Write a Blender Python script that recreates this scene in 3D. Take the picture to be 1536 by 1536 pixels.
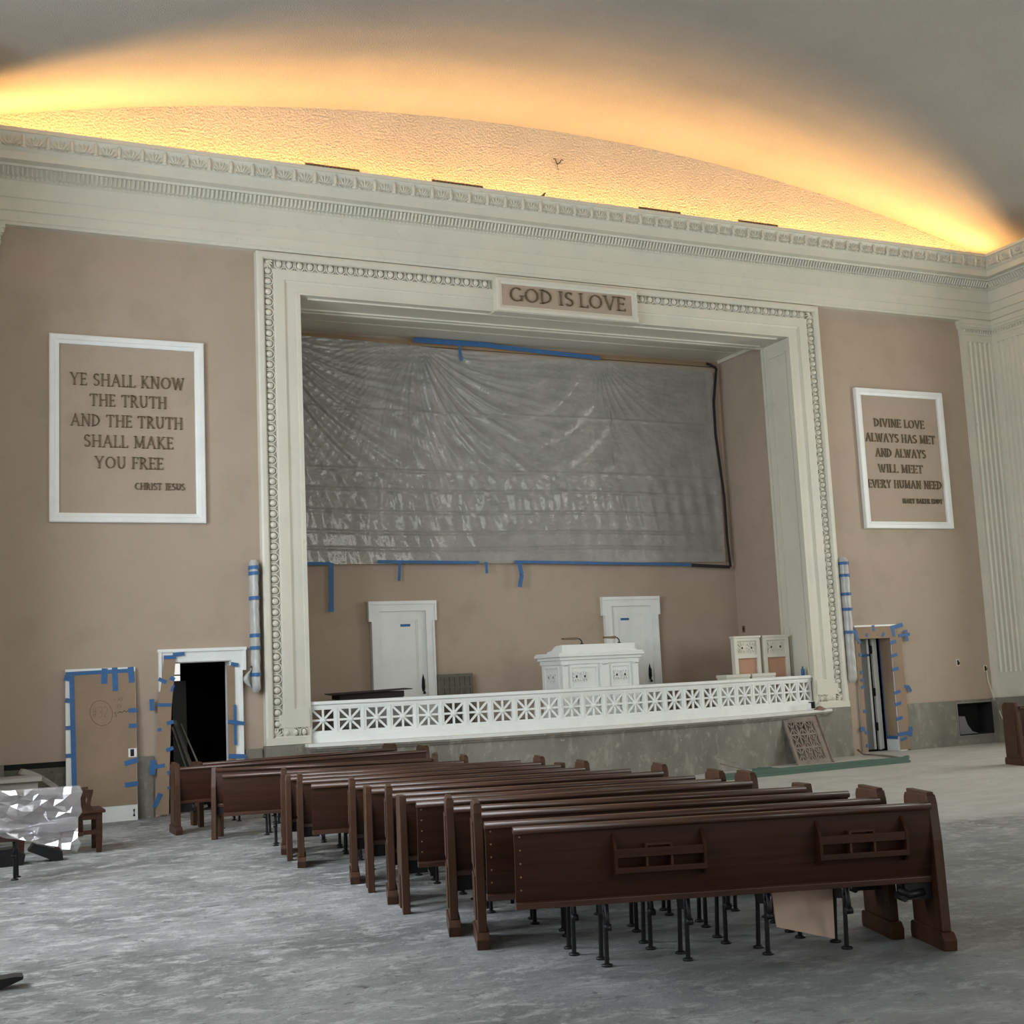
import bpy, math, random
from mathutils import Vector, Matrix
random.seed(7)
D = bpy.data
SC = bpy.context.scene
COL = SC.collection
for _o in list(D.objects): D.objects.remove(_o)
PI = math.pi
def rad(a): return a*PI/180

# ------------------------------------------------------------------ camera
def cam_axes(yaw, pitch, roll):
    f = Vector((math.sin(yaw)*math.cos(pitch), math.cos(yaw)*math.cos(pitch), math.sin(pitch)))
    r = Vector((math.cos(yaw), -math.sin(yaw), 0)); u = r.cross(f)
    return f, r*math.cos(roll)+u*math.sin(roll), -r*math.sin(roll)+u*math.cos(roll)
f_, r_, u_ = cam_axes(0.4391, 0.1275, -0.0470)
cd = D.cameras.new('camera'); cd.sensor_width = 36; cd.lens = 36*1880.95/1536; cd.clip_end = 200
cam = D.objects.new('camera', cd); COL.objects.link(cam)
m = Matrix((r_, u_, -f_)).transposed().to_4x4(); m.translation = Vector((-9.182, -17.241, 1.65))
cam.matrix_world = m
SC.camera = cam

# ------------------------------------------------------------------ world, daylight, exposure
w = D.worlds.new('world'); SC.world = w; w.use_nodes = True
w.node_tree.nodes['Background'].inputs[0].default_value = (.62, .72, .8, 1)
w.node_tree.nodes['Background'].inputs[1].default_value = 0.25
SC.view_settings.view_transform = 'Standard'; SC.view_settings.look = 'None'
SC.view_settings.gamma = 1; SC.view_settings.use_curve_mapping = False
SC.view_settings.exposure = 0.0
def area(name, loc, rot, sx, sy, power, color, spread=180):
    l = D.lights.new(name, 'AREA'); l.shape = 'RECTANGLE'; l.size = sx; l.size_y = sy
    l.energy = power; l.color = color; l.spread = rad(spread)
    o = D.objects.new(name, l); COL.objects.link(o); o.location = loc; o.rotation_euler = rot
    return o
DAY = (.87, .94, 1.0)
WINY = (-4.6, -8.2, -12.4, -21.0)
for y, pw, pe in zip(WINY, (560, 620, 150, 60), (430, 240, 90, 60)):      # daylight in the tall side windows
    area('window_daylight_west', (-10.75, y, 4.3), (0, rad(-90), 0), 5.2, 2.4, pw, DAY)
    area('window_daylight_east', (10.75, y, 4.3), (0, rad(90), 0), 5.2, 2.4, pe, (.98, .99, .92))
for x, p in ((-8, 110), (-3, 150), (3.4, 380), (6.6, 380)):  # unseen rear windows, added and sized to put highlights on the stage sheet
    area('window_daylight_rear', (x, -28.3, 5.4), (rad(90), 0, 0), 2.6, 6.6, p, (.95, .97, .93))
# warm lamp strip lying in the trough behind the front cornice
for i in range(6):
    area('cove_lamp_strip', (-7.5+3*i, -.20, 8.815), (rad(180+38), 0, 0), 2.95, .08, 92, (1, .51, .165))

# ------------------------------------------------------------------ materials
def mat(name, col, rough=.6, metal=0, spec=.5, noise=None, bump=None, extra=None, coord='Object', coat=0):
    """noise: list of (scale, col2, lo, hi, stretch) layers mixed over the base; bump: (scale, strength, distance)"""
    mt = D.materials.new(name); mt.use_nodes = True
    nt = mt.node_tree; n = nt.nodes; L = nt.links
    b = n['Principled BSDF']
    b.inputs['Roughness'].default_value = rough; b.inputs['Metallic'].default_value = metal
    b.inputs['Specular IOR Level'].default_value = spec
    b.inputs['Coat Weight'].default_value = coat
    tc = n.new('ShaderNodeTexCoord')
    cur = None
    base = (*col, 1)
    b.inputs['Base Color'].default_value = base
    for (sc, c2, lo, hi, st) in (noise or []):
        mp = n.new('ShaderNodeMapping'); mp.inputs['Scale'].default_value = st
        L.new(tc.outputs[coord], mp.inputs[0])
        t = n.new('ShaderNodeTexNoise'); t.inputs['Scale'].default_value = sc
        t.inputs['Detail'].default_value = 6; t.inputs['Roughness'].default_value = .62
        L.new(mp.outputs[0], t.inputs['Vector'])
        r = n.new('ShaderNodeMapRange'); r.inputs['From Min'].default_value = lo; r.inputs['From Max'].default_value = hi
        L.new(t.outputs['Fac'], r.inputs['Value'])
        mx = n.new('ShaderNodeMix'); mx.data_type = 'RGBA'
        L.new(r.outputs[0], mx.inputs['Factor'])
        if cur is None: mx.inputs['A'].default_value = base
        else: L.new(cur, mx.inputs['A'])
        mx.inputs['B'].default_value = (*c2, 1)
        cur = mx.outputs['Result']
    if cur is not None: L.new(cur, b.inputs['Base Color'])
    if bump:
        mp = n.new('ShaderNodeMapping'); L.new(tc.outputs[coord], mp.inputs[0])
        if len(bump) > 3: mp.inputs['Scale'].default_value = bump[3]
        t = n.new('ShaderNodeTexNoise'); t.inputs['Scale'].default_value = bump[0]; t.inputs['Detail'].default_value = 5
        L.new(mp.outputs[0], t.inputs['Vector'])
        bp = n.new('ShaderNodeBump'); bp.inputs['Strength'].default_value = bump[1]; bp.inputs['Distance'].default_value = bump[2]
        L.new(t.outputs['Fac'], bp.inputs['Height']); L.new(bp.outputs[0], b.inputs['Normal'])
    return mt
ONE = (1, 1, 1)
M = {}
M['wall'] = mat('tan_plaster', (.395, .313, .24), .75, noise=[(.5, (.42, .335, .262), .35, .7, ONE), (1.4, (.35, .285, .212), .5, .75, ONE), (40, (.32, .26, .20), .55, .9, ONE)], bump=(60, .15, .01))
M['trim'] = mat('cream_paint', (.64, .62, .52), .5, noise=[(1.2, (.57, .57, .49), .4, .75, ONE), (9, (.50, .49, .42), .6, .85, ONE)])
M['white'] = mat('white_paint', (.78, .8, .78), .42, noise=[(2.5, (.7, .72, .7), .45, .8, ONE), (14, (.62, .62, .58), .62, .85, ONE)])
M['stucco'] = mat('rough_stucco', (.56, .53, .46), .85, noise=[(1.0, (.50, .47, .41), .4, .8, ONE)], bump=(30, .75, .08))
M['ceil'] = mat('ceiling_plaster', (.36, .35, .31), .85, noise=[(.35, (.31, .30, .27), .4, .7, ONE), (90, (.26, .25, .22), .5, .8, ONE)], bump=(60, .8, .03))
M['marble'] = mat('grey_marble', (.215, .203, .165), .42, noise=[(1.6, (.15, .142, .115), .4, .65, (1, 1, .6)), (4.5, (.30, .29, .24), .55, .70, (1, 1, .4)), (8, (.34, .33, .28), .56, .76, (1, 1, .75)), (18, (.40, .39, .33), .64, .74, (1, 1, .9)), (30, (.10, .095, .075), .6, .8, ONE)])
M['wood'] = mat('dark_walnut', (.052, .0175, .0065), .5, 0, .3, noise=[(5, (.026, .0080, .0036), .35, .7, (.25, 3, 6)), (26, (.062, .023, .0105), .55, .85, (.12, 4, 7))], coat=.02)
M['wood2'] = mat('worn_walnut', (.068, .0285, .0125), .5, 0, .35, noise=[(6, (.034, .0135, .006), .35, .75, (3, 3, .4)), (30, (.105, .05, .026), .6, .85, (4, 4, .25))], coat=.03)
M['rail'] = mat('rubbed_walnut_rail', (.075, .031, .0165), .38, noise=[(5, (.032, .0125, .007), .4, .75, (.4, 3, 3)), (30, (.11, .055, .036), .6, .9, (.2, 4, 4))], coat=.15)
M['iron'] = mat('black_iron', (.022, .022, .024), .45, .6, noise=[(14, (.05, .05, .05), .55, .8, ONE)])
M['steel'] = mat('dull_steel', (.32, .31, .29), .45, .7)
M['bronze'] = mat('dark_bronze', (.16, .118, .064), .5, .15, noise=[(20, (.08, .058, .03), .5, .8, ONE)])
M['card'] = mat('brown_cardboard', (.30, .215, .145), .8, noise=[(2, (.26, .185, .125), .4, .7, ONE), (18, (.33, .24, .165), .55, .85, ONE)])
M['tape'] = mat('blue_tape', (.028, .115, .29), .55, noise=[(9, (.05, .17, .36), .5, .85, ONE)])
M['btape'] = mat('black_tape', (.012, .012, .014), .5)
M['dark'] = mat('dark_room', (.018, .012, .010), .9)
M['black'] = mat('black_void', (.006, .006, .006), .95)
M['grey'] = mat('grey_paint', (.20, .20, .20), .55, noise=[(3, (.17, .17, .17), .4, .7, ONE)])
M['grille'] = mat('tarnished_grille', (.13, .125, .09), .5, .35, noise=[(12, (.09, .08, .055), .45, .75, ONE)])
M['rust'] = mat('rusty_lattice', (.21, .17, .135), .7, .1, noise=[(8, (.13, .095, .075), .45, .75, ONE), (30, (.3, .26, .21), .62, .85, ONE)])
M['green'] = mat('faded_green_metal', (.075, .135, .105), .5, .2, noise=[(6, (.12, .17, .14), .5, .8, (.3, 3, 3))])
M['oldwood'] = mat('weathered_wood', (.26, .24, .205), .8, noise=[(8, (.17, .15, .125), .4, .75, (.3, 4, 4))])
M['lumber'] = mat('raw_lumber', (.30, .2, .11), .7, noise=[(10, (.2, .13, .07), .45, .8, (.2, 4, 4))])
M['peach'] = mat('peach_cloth', (.47, .27, .18), .85, noise=[(10, (.42, .24, .16), .45, .8, ONE)])
M['board'] = mat('pale_pink_board', (.60, .45, .35), .7, noise=[(3, (.54, .40, .31), .4, .75, ONE)])
M['chalk'] = mat('cream_marble', (.74, .74, .7), .4, noise=[(3, (.6, .58, .52), .52, .78, (1, 1, 1))])
M['brass'] = mat('old_brass', (.35, .25, .12), .4, .8)
M['red'] = mat('red_marker', (.21, .085, .06), .8)
M['ink'] = mat('black_marker', (.03, .025, .02), .8)
M['tarp'] = mat('grey_tarp', (.27, .27, .26), .6, noise=[(5, (.2, .2, .2), .4, .75, ONE)])
M['ragm'] = mat('brown_rag', (.25, .15, .12), .9)

def floor_mat():
    mt = D.materials.new('dusty_concrete'); mt.use_nodes = True
    nt = mt.node_tree; n = nt.nodes; L = nt.links; b = n['Principled BSDF']
    tc = n.new('ShaderNodeTexCoord')
    def noise(sc, st=(1, 1, 1), det=7, ro=.65, rot=0):
        mp = n.new('ShaderNodeMapping'); mp.inputs['Scale'].default_value = st; mp.inputs['Rotation'].default_value = (0, 0, rot)
        L.new(tc.outputs['Object'], mp.inputs[0])
        t = n.new('ShaderNodeTexNoise'); t.inputs['Scale'].default_value = sc; t.inputs['Detail'].default_value = det; t.inputs['Roughness'].default_value = ro; t.inputs['Distortion'].default_value = .5
        L.new(mp.outputs[0], t.inputs['Vector']); return t.outputs['Fac']
    def rng(v, a, c, d=0., e=1.):
        r = n.new('ShaderNodeMapRange'); r.inputs['From Min'].default_value = a; r.inputs['From Max'].default_value = c
        r.inputs['To Min'].default_value = d; r.inputs['To Max'].default_value = e
        L.new(v, r.inputs['Value']); return r.outputs[0]
    def mix(fac, A, B):
        x = n.new('ShaderNodeMix'); x.data_type = 'RGBA'; L.new(fac, x.inputs['Factor'])
        for k, v in (('A', A), ('B', B)):
            if isinstance(v, tuple): x.inputs[k].default_value = (*v, 1)
            else: L.new(v, x.inputs[k])
        return x.outputs['Result']
    def math_(op, a, c):
        x = n.new('ShaderNodeMath'); x.operation = op
        for i, v in enumerate((a, c)):
            if isinstance(v, (int, float)): x.inputs[i].default_value = v
            else: L.new(v, x.inputs[i])
        return x.outputs[0]
    sx0 = n.new('ShaderNodeSeparateXYZ'); L.new(tc.outputs['Object'], sx0.inputs[0])
    c = mix(rng(noise(.8), .38, .62), (.165, .175, .172), (.36, .365, .365))
    c = mix(rng(noise(3.6, (1, 1.6, 1), 10, .8, .45), .50, .60), c, (.54, .545, .54))
    c = mix(rng(noise(7, (1, 1.7, 1), 10, .82, .5), .55, .62), c, (.09, .095, .092))
    c = mix(rng(noise(15, (1, 1.6, 1), 8, .8, .4), .58, .66), c, (.60, .60, .59))
    c = mix(rng(noise(34, (1, 1.5, 1), 5, .75, .4), .63, .70), c, (.05, .05, .05))
    dk = math_('MULTIPLY', rng(math_('ADD', sx0.outputs['X'], math_('MULTIPLY', noise(.9), 2.0)), -6.2, -4.2), rng(math_('ADD', sx0.outputs['Y'], math_('MULTIPLY', noise(.9), 2.0)), -6.5, -8.5))  # floor light falling off towards the near right, painted in as darker colour
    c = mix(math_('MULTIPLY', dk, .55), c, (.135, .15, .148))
    # skim-coated paler half of the floor towards the stage and the right
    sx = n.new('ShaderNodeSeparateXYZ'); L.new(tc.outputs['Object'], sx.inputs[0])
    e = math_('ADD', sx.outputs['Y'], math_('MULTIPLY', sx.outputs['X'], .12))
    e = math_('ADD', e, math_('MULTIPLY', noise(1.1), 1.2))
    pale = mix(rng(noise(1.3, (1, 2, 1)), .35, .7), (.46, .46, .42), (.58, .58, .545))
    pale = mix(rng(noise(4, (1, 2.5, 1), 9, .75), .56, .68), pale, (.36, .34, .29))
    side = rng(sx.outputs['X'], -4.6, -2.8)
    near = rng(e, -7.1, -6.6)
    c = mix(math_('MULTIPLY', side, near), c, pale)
    L.new(c, b.inputs['Base Color'])
    L.new(rng(noise(2.4), .3, .7, .42, .62), b.inputs['Roughness'])
    bp = n.new('ShaderNodeBump'); bp.inputs['Strength'].default_value = .8; bp.inputs['Distance'].default_value = .03
    h = math_('ADD', noise(7, (1, 1.8, 1), 9, .8, .45), math_('MULTIPLY', noise(30, ONE, 5, .8), .5))
    L.new(h, bp.inputs['Height']); L.new(bp.outputs[0], b.inputs['Normal'])
    return mt
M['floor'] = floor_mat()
def sheet_mat(name, col, alpha, rough, spec=.5, bump=None, coat=.0):
    mt = mat(name, col, rough, 0, spec, bump=bump, coat=coat, noise=[(3, tuple(c*.8 for c in col), .4, .7, ONE)])
    mt.node_tree.nodes['Principled BSDF'].inputs['Alpha'].default_value = alpha
    return mt
M['sheet'] = sheet_mat('plastic_dust_sheet', (.40, .388, .368), .70, .19, .7, bump=(11, .6, .03, (1, 1, 1.6)), coat=.5)
def wrap_mat():
    mt = D.materials.new('clear_plastic_wrap'); mt.use_nodes = True; nt = mt.node_tree; n = nt.nodes; L = nt.links
    for q in list(n): n.remove(q)
    out = n.new('ShaderNodeOutputMaterial'); tr = n.new('ShaderNodeBsdfTransparent'); df = n.new('ShaderNodeBsdfDiffuse'); gl = n.new('ShaderNodeBsdfGlossy')
    tr.inputs[0].default_value = (.93, .92, .93, 1); df.inputs[0].default_value = (.72, .71, .73, 1); gl.inputs[0].default_value = (.95, .95, .97, 1); gl.inputs['Roughness'].default_value = .13
    m1 = n.new('ShaderNodeMixShader'); m1.inputs[0].default_value = .24; L.new(tr.outputs[0], m1.inputs[1]); L.new(df.outputs[0], m1.inputs[2])
    lw = n.new('ShaderNodeLayerWeight'); lw.inputs[0].default_value = .35
    r = n.new('ShaderNodeMapRange'); r.inputs['To Min'].default_value = .12; r.inputs['To Max'].default_value = .75; L.new(lw.outputs['Facing'], r.inputs['Value'])
    m2 = n.new('ShaderNodeMixShader'); L.new(r.outputs[0], m2.inputs[0]); L.new(m1.outputs[0], m2.inputs[1]); L.new(gl.outputs[0], m2.inputs[2]); L.new(m2.outputs[0], out.inputs[0])
    return mt
M['wrap'] = wrap_mat()
M['wrap2'] = sheet_mat('milky_plastic_wrap', (.5, .5, .48), .9, .3, .6)
def emis(name, col, s):
    mt = D.materials.new(name); mt.use_nodes = True; b = mt.node_tree.nodes['Principled BSDF']
    b.inputs['Base Color'].default_value = (*col, 1); b.inputs['Emission Color'].default_value = (*col, 1); b.inputs['Emission Strength'].default_value = s
    return mt
M['litpane'] = emis('daylit_window_pane', (.9, .9, .85), 1.0)

# ------------------------------------------------------------------ mesh builder
class MB:
    def __init__(s): s.v = []; s.f = []; s.sm = []
    def add(s, vs, fs, smooth=False):
        o = len(s.v); s.v += [tuple(v) for v in vs]
        for f in fs: s.f.append([o+i for i in f]); s.sm.append(smooth)
        return s
    def box(s, x0, x1, y0, y1, z0, z1):
        if x0 > x1: x0, x1 = x1, x0
        if y0 > y1: y0, y1 = y1, y0
        if z0 > z1: z0, z1 = z1, z0
        j = lambda: random.uniform(0, .0009)
        x0 -= j(); x1 += j(); y0 -= j(); y1 += j(); z0 -= j()*(z0 > .001); z1 += j()
        return s.add([(x0,y0,z0),(x1,y0,z0),(x1,y1,z0),(x0,y1,z0),(x0,y0,z1),(x1,y0,z1),(x1,y1,z1),(x0,y1,z1)],
              [(0,3,2,1),(4,5,6,7),(0,1,5,4),(1,2,6,5),(2,3,7,6),(3,0,4,7)])
    def bar(s, a, b, w, h, up=(0, 0, 1)):
        """box along a->b, w across, h along up"""
        a, b = Vector(a), Vector(b); d = (b-a).normalized(); up = Vector(up)
        sd = d.cross(up)
        if sd.length < 1e-5: sd = d.cross(Vector((0, 1, 0)))
        sd.normalize(); u = sd.cross(d).normalized()
        vs = []
        for p in (a, b):
            for i, j in ((-1,-1),(1,-1),(1,1),(-1,1)): vs.append(p+sd*(w/2*i)+u*(h/2*j))
        return s.add(vs, [(3,2,1,0),(4,5,6,7),(0,1,5,4),(1,2,6,5),(2,3,7,6),(3,0,4,7)])
    def tube(s, pts, r, n=8, cap=True):
        pts = [Vector(p) for p in pts]; rs = r if isinstance(r, (list, tuple)) else [r]*len(pts)
        vs = []; prev = None
        for i, p in enumerate(pts):
            d = (pts[min(i+1, len(pts)-1)]-pts[max(i-1, 0)]).normalized()
            if prev is None:
                a = Vector((0, 0, 1)) if abs(d.z) < .9 else Vector((1, 0, 0))
                sd = d.cross(a).normalized()
            else: sd = (prev-d*prev.dot(d)).normalized()
            prev = sd; u = sd.cross(d)
            for k in range(n):
                t = 2*PI*k/n; vs.append(p+(sd*math.cos(t)+u*math.sin(t))*rs[i])
        fs = []
        for i in range(len(pts)-1):
            for k in range(n):
                k2 = (k+1) % n; fs.append((i*n+k, i*n+k2, (i+1)*n+k2, (i+1)*n+k))
        s.add(vs, fs, True)
        if cap:
            o = len(s.v)-len(vs)
            s.f.append([o+k for k in range(n)][::-1]); s.sm.append(False)
            s.f.append([o+(len(pts)-1)*n+k for k in range(n)]); s.sm.append(False)
        return s
    def prism(s, poly, axis, a, b, smooth=False):
        """poly of 2D points extruded along axis: 'x' (y,z), 'y' (x,z), 'z' (x,y)"""
        def P(q, t): return {'x': (t, q[0], q[1]), 'y': (q[0], t, q[1]), 'z': (q[0], q[1], t)}[axis]
        n = len(poly); vs = [P(q, a) for q in poly]+[P(q, b) for q in poly]
        fs = [(i, (i+1) % n, n+(i+1) % n, n+i) for i in range(n)]
        s.add(vs, fs, smooth)
        o = len(s.v)-2*n
        s.f += [[o+i for i in range(n)][::-1], [o+n+i for i in range(n)]]; s.sm += [False, False]
        return s
    def grid(s, nx, ny, fn, smooth=True):
        vs = [fn(i/nx, j/ny) for j in range(ny+1) for i in range(nx+1)]
        fs = [(j*(nx+1)+i, j*(nx+1)+i+1, (j+1)*(nx+1)+i+1, (j+1)*(nx+1)+i) for j in range(ny) for i in range(nx)]
        return s.add(vs, fs, smooth)
    def blob(s, c, rx, ry, rz, nu=8, nv=5):
        vs = []
        for j in range(nv+1):
            t = PI*j/nv
            for i in range(nu):
                p = 2*PI*i/nu
                vs.append((c[0]+rx*math.sin(t)*math.cos(p), c[1]+ry*math.sin(t)*math.sin(p), c[2]+rz*math.cos(t)))
        fs = [(j*nu+i, (j+1)*nu+i, (j+1)*nu+(i+1) % nu, j*nu+(i+1) % nu) for j in range(nv) for i in range(nu)]
        return s.add(vs, fs, True)
    def build(s, name, material, parent=None, bevel=0, solid=0, recalc=True):
        me = D.meshes.new(name); me.from_pydata(s.v, [], s.f); me.update()
        for p, k in zip(me.polygons, s.sm): p.use_smooth = k
        if recalc:
            import bmesh
            bm = bmesh.new(); bm.from_mesh(me); bmesh.ops.recalc_face_normals(bm, faces=bm.faces); bm.to_mesh(me); bm.free()
        o = D.objects.new(name, me); COL.objects.link(o)
        me.materials.append(M[material])
        if parent: o.parent = parent
        if solid:
            md = o.modifiers.new('solid', 'SOLIDIFY'); md.thickness = solid
        if bevel:
            md = o.modifiers.new('bevel', 'BEVEL'); md.width = bevel; md.segments = 2; md.limit_method = 'ANGLE'
        return o
def thing(name, label, cat, loc=(0, 0, 0), rotz=0, group=None):
    o = D.objects.new(name, None); COL.objects.link(o); o.location = loc; o.rotation_euler = (0, 0, rotz)
    o.empty_display_size = .1
    o['label'] = label; o['category'] = cat
    if group: o['group'] = group
    return o
def tag(o, label, cat, group=None):
    o['label'] = label; o['category'] = cat
    if group: o['group'] = group
    return o
def struct(o): o['kind'] = 'structure'; return o

# ------------------------------------------------------------------ room shell
WX = 9.22                                        # half width of the front bay
def wall_slab(xs, zs, holes, y0, y1):
    """slab in the x/z plane with rectangular holes and their reveals"""
    X = sorted(set(xs+[h[i] for h in holes for i in (0, 1)])); Z = sorted(set(zs+[h[i] for h in holes for i in (2, 3)]))
    b = MB()
    def inh(x, z): return any(h[0] < x < h[1] and h[2] < z < h[3] for h in holes)
    solid = {}
    for i in range(len(X)-1):
        for j in range(len(Z)-1): solid[i, j] = not inh((X[i]+X[i+1])/2, (Z[j]+Z[j+1])/2)
    for (i, j), k in solid.items():
        if not k: continue
        a, c, d, e = X[i], X[i+1], Z[j], Z[j+1]
        b.add([(a,y0,d),(c,y0,d),(c,y0,e),(a,y0,e)], [(0,1,2,3)]); b.add([(a,y1,d),(c,y1,d),(c,y1,e),(a,y1,e)], [(3,2,1,0)])
        for (di, dj, q) in ((-1,0,((a,d),(a,e))), (1,0,((c,e),(c,d))), (0,-1,((c,d),(a,d))), (0,1,((a,e),(c,e)))):
            if not solid.get((i+di, j+dj), False):
                (p, r), (s_, t) = q
                b.add([(p,y0,r),(s_,y0,t),(s_,y1,t),(p,y1,r)], [(0,1,2,3)])
    return b
HL = (-6.29, -5.43, 0, 2.0); HR = (5.40, 6.12, 0, 1.97)
VENT = (7.47, 8.30, .17, .735)
b = wall_slab([-WX-.3, WX+.3], [0, 8.85], [HL, HR, (-4.41, 4.41, 0, 7.26), VENT], 0, .3)
struct(b.build('wall_front', 'wall', recalc=False))
# lunette above the cornice, under the vault
ZC = 10.375-35.8
def vz(x): return ZC+math.sqrt(35.8**2-x*x)
b = MB(); n = 48
pts = [(-9.5+19*i/n) for i in range(n+1)]
poly = [(x, vz(x)+.02) for x in pts]
b.prism([(-9.5, 8.8)]+poly+[(9.5, 8.8)], 'y', 0, .3)
struct(b.build('trim_1', 'stucco'))
b = MB()
b.grid(n, 2, lambda u, v: (-9.5+19*u, .3-29.3*v, vz(-9.5+19*u)), True)
struct(b.build('ceiling', 'ceil', recalc=False))
b = MB(); b.box(-13.5, -9.3, -29, -2.6, 9.12, 9.3); b.box(9.3, 13.5, -29, -2.6, 9.12, 9.3)
struct(b.build('ceiling_side', 'ceil'))
b = MB(); b.grid(2, 2, lambda u, v: (-13.6+27.2*u, -29+29.3*v, 0), False)
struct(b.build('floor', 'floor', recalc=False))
# side walls of the front bay and the wide hall behind the camera
for s, nm in ((-1, 'left'), (1, 'right')):
    b = MB(); b.box(s*WX, s*(WX+.3), -2.6, 0, 0, 9.3); b.box(s*WX, s*10.9, -2.6, -2.3, 0, 9.3)
    struct(b.build('wall_'+nm+'_bay', 'wall'))
    b = wall_slab([-29, -2.3], [0, 9.3], [(y-1.2, y+1.2, 1.7, 6.9) for y in WINY], 10.45, 10.85)
    b.v = [(s*y, x, z) for (x, y, z) in b.v]
    struct(b.build('wall_'+nm, 'wall'))
    for i, y in enumerate(WINY):
        b = MB()
        for k in range(5): yy = y-1.2+2.4*k/4; b.box(s*10.51, s*10.57, yy-.03, yy+.03, 1.7, 6.9)
        for k in range(8): zz = 1.7+5.2*k/7; b.box(s*10.51, s*10.57, y-1.2, y+1.2, zz-.025, zz+.025)
        struct(b.build('window_%d' % (i+1+(0 if s < 0 else 4)), 'white'))
b = wall_slab([-13.5, 13.5], [0, 10.6], [(x-1.3, x+1.3, 2, 8.75) for x in (-8, -3, 3.4, 6.6)], -28.4, -28.0)  # openings match the added rear lights
struct(b.build('wall_back', 'wall'))

# marble base of the front wall
b = MB()
for x0, x1 in ((-8.4, -6.47), (-5.25, -5.02), (6.33, VENT[0]-.02), (VENT[1]+.02, 8.38)): b.box(x0, x1, -.035, .0, 0, .79)
b.box(VENT[0]-.02, VENT[1]+.02, -.035, 0, 0, VENT[2]-.01); b.box(VENT[0]-.02, VENT[1]+.02, -.035, 0, VENT[3]+.01, .79)
b.box(8.30, WX, -.17, 0, 0, .80); b.box(WX-.17, WX, -2.3, -.17, 0, .80)
b.box(-WX, -8.30, -.17, 0, 0, .80); b.box(-WX, -WX+.17, -2.3, -.17, 0, .80)
struct(b.build('baseboard_front', 'marble'))

# entablature: profile (projection, height) swept along front and side walls with mitred corners
PROF = [(.0, 7.82), (.13, 7.82), (.13, 7.86), (.15, 7.87), (.15, 8.0), (.175, 8.01), (.175, 8.17), (.20, 8.18), (.205, 8.40), (.25, 8.415), (.25, 8.44),
        (.24, 8.45), (.30, 8.555), (.32, 8.56), (.33, 8.59), (.45, 8.60), (.455, 8.705), (.47, 8.715), (.49, 8.73), (.50, 8.80), (.53, 8.88), (.555, 8.925), (.58, 8.93), (.58, 8.985), (.53, 8.985), (.52, 8.78), (.0, 8.78)]
def sweep(prof, path):
    """path: function p -> list of points (x,y); consistent count"""
    b = MB(); k = len(path(0)); n = len(prof)
    vs = []
    for (p, z) in prof:
        for (x, y) in path(p): vs.append((x, y, z))
    fs = []
    for i in range(n-1):
        for j in range(k-1): fs.append((i*k+j, i*k+j+1, (i+1)*k+j+1, (i+1)*k+j))
    b.add(vs, fs)
    return b
def entpath(p): return [(-WX+p, -2.3), (-WX+p, -p), (WX-p, -p), (WX-p, -2.3)]
b = sweep(PROF, entpath)
struct(b.build('trim_2', 'trim'))
# carved runs of the cornice: palmettes on the crown, leaf row below
def palmette(b, o, ax, sc, up):
    """o origin, ax along, up outward-up direction; fan of seven lobes"""
    o = Vector(o); ax = Vector(ax); up = Vector(up).normalized(); nrm = ax.cross(up).normalized()
    for k in range(-3, 4):
        t = k*.36; d = up*math.cos(t)+ax*math.sin(t); L = sc*(1-.05*abs(k))
        sd = nrm.cross(d).normalized()
        p0, p1, p2, p3 = o+d*L*.15-nrm*.0, o+d*L*.6+sd*L*.11, o+d*L, o+d*L*.6-sd*L*.11
        tp = o+d*L*.62+nrm*sc*.17
        b.add([p0, p1, p2, p3, tp], [(0,1,4),(1,2,4),(2,3,4),(3,0,4)])
def crown_run(b, n, posf, ax, out):
    up = Vector((out[0]*.28, out[1]*.28, 1))
    for i in range(n):
        o = posf(i+.5); 
        nrm = Vector(ax).cross(up).normalized(); s_ = 1 if nrm.dot(Vector(out)) > 0 else -1
        palmette(b, o, Vector(ax)*s_, .19, up)
        o2 = Vector(posf(i+1)); b.blob(o2+Vector((0, 0, .11))+Vector(out)*.055, .028, .028, .085, 6, 4)
        b.blob(o2+Vector((0, 0, .035))+Vector(out)*.03, .045, .03, .025, 6, 3)
b = MB()
crown_run(b, 58, lambda i: (-WX+.50+i*(2*WX-1.0)/58, -.49, 8.728), (1, 0, 0), (0, -1, 0))
crown_run(b, 6, lambda i: (WX-.49, -.52-i*.305, 8.728), (0, 1, 0), (-1, 0, 0))
struct(b.build('trim_3', 'trim'))
b = MB()
for i in range(300):                                        # narrow leaf row and bead row
    x = -WX+.3+i*(2*WX-.6)/300
    b.add([(x+.008, -.25, 8.452), (x+.03, -.285, 8.452), (x+.052, -.25, 8.452), (x+.03, -.345, 8.545), (x+.008, -.31, 8.55), (x+.052, -.31, 8.55)], [(0,1,3,4),(1,2,5,3)])
    b.blob((x+.03, -.25, 8.426), .022, .018, .02, 6, 3)
for i in range(32):
    y = -.3-i*.0615
    b.add([(WX-.25, y-.008, 8.452), (WX-.285, y-.03, 8.452), (WX-.25, y-.052, 8.452), (WX-.345, y-.03, 8.545), (WX-.31, y-.008, 8.55), (WX-.31, y-.052, 8.55)], [(0,1,3,4),(1,2,5,3)])
    b.blob((WX-.25, y-.03, 8.426), .018, .022, .02, 6, 3)
struct(b.build('trim_4', 'trim'))

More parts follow.
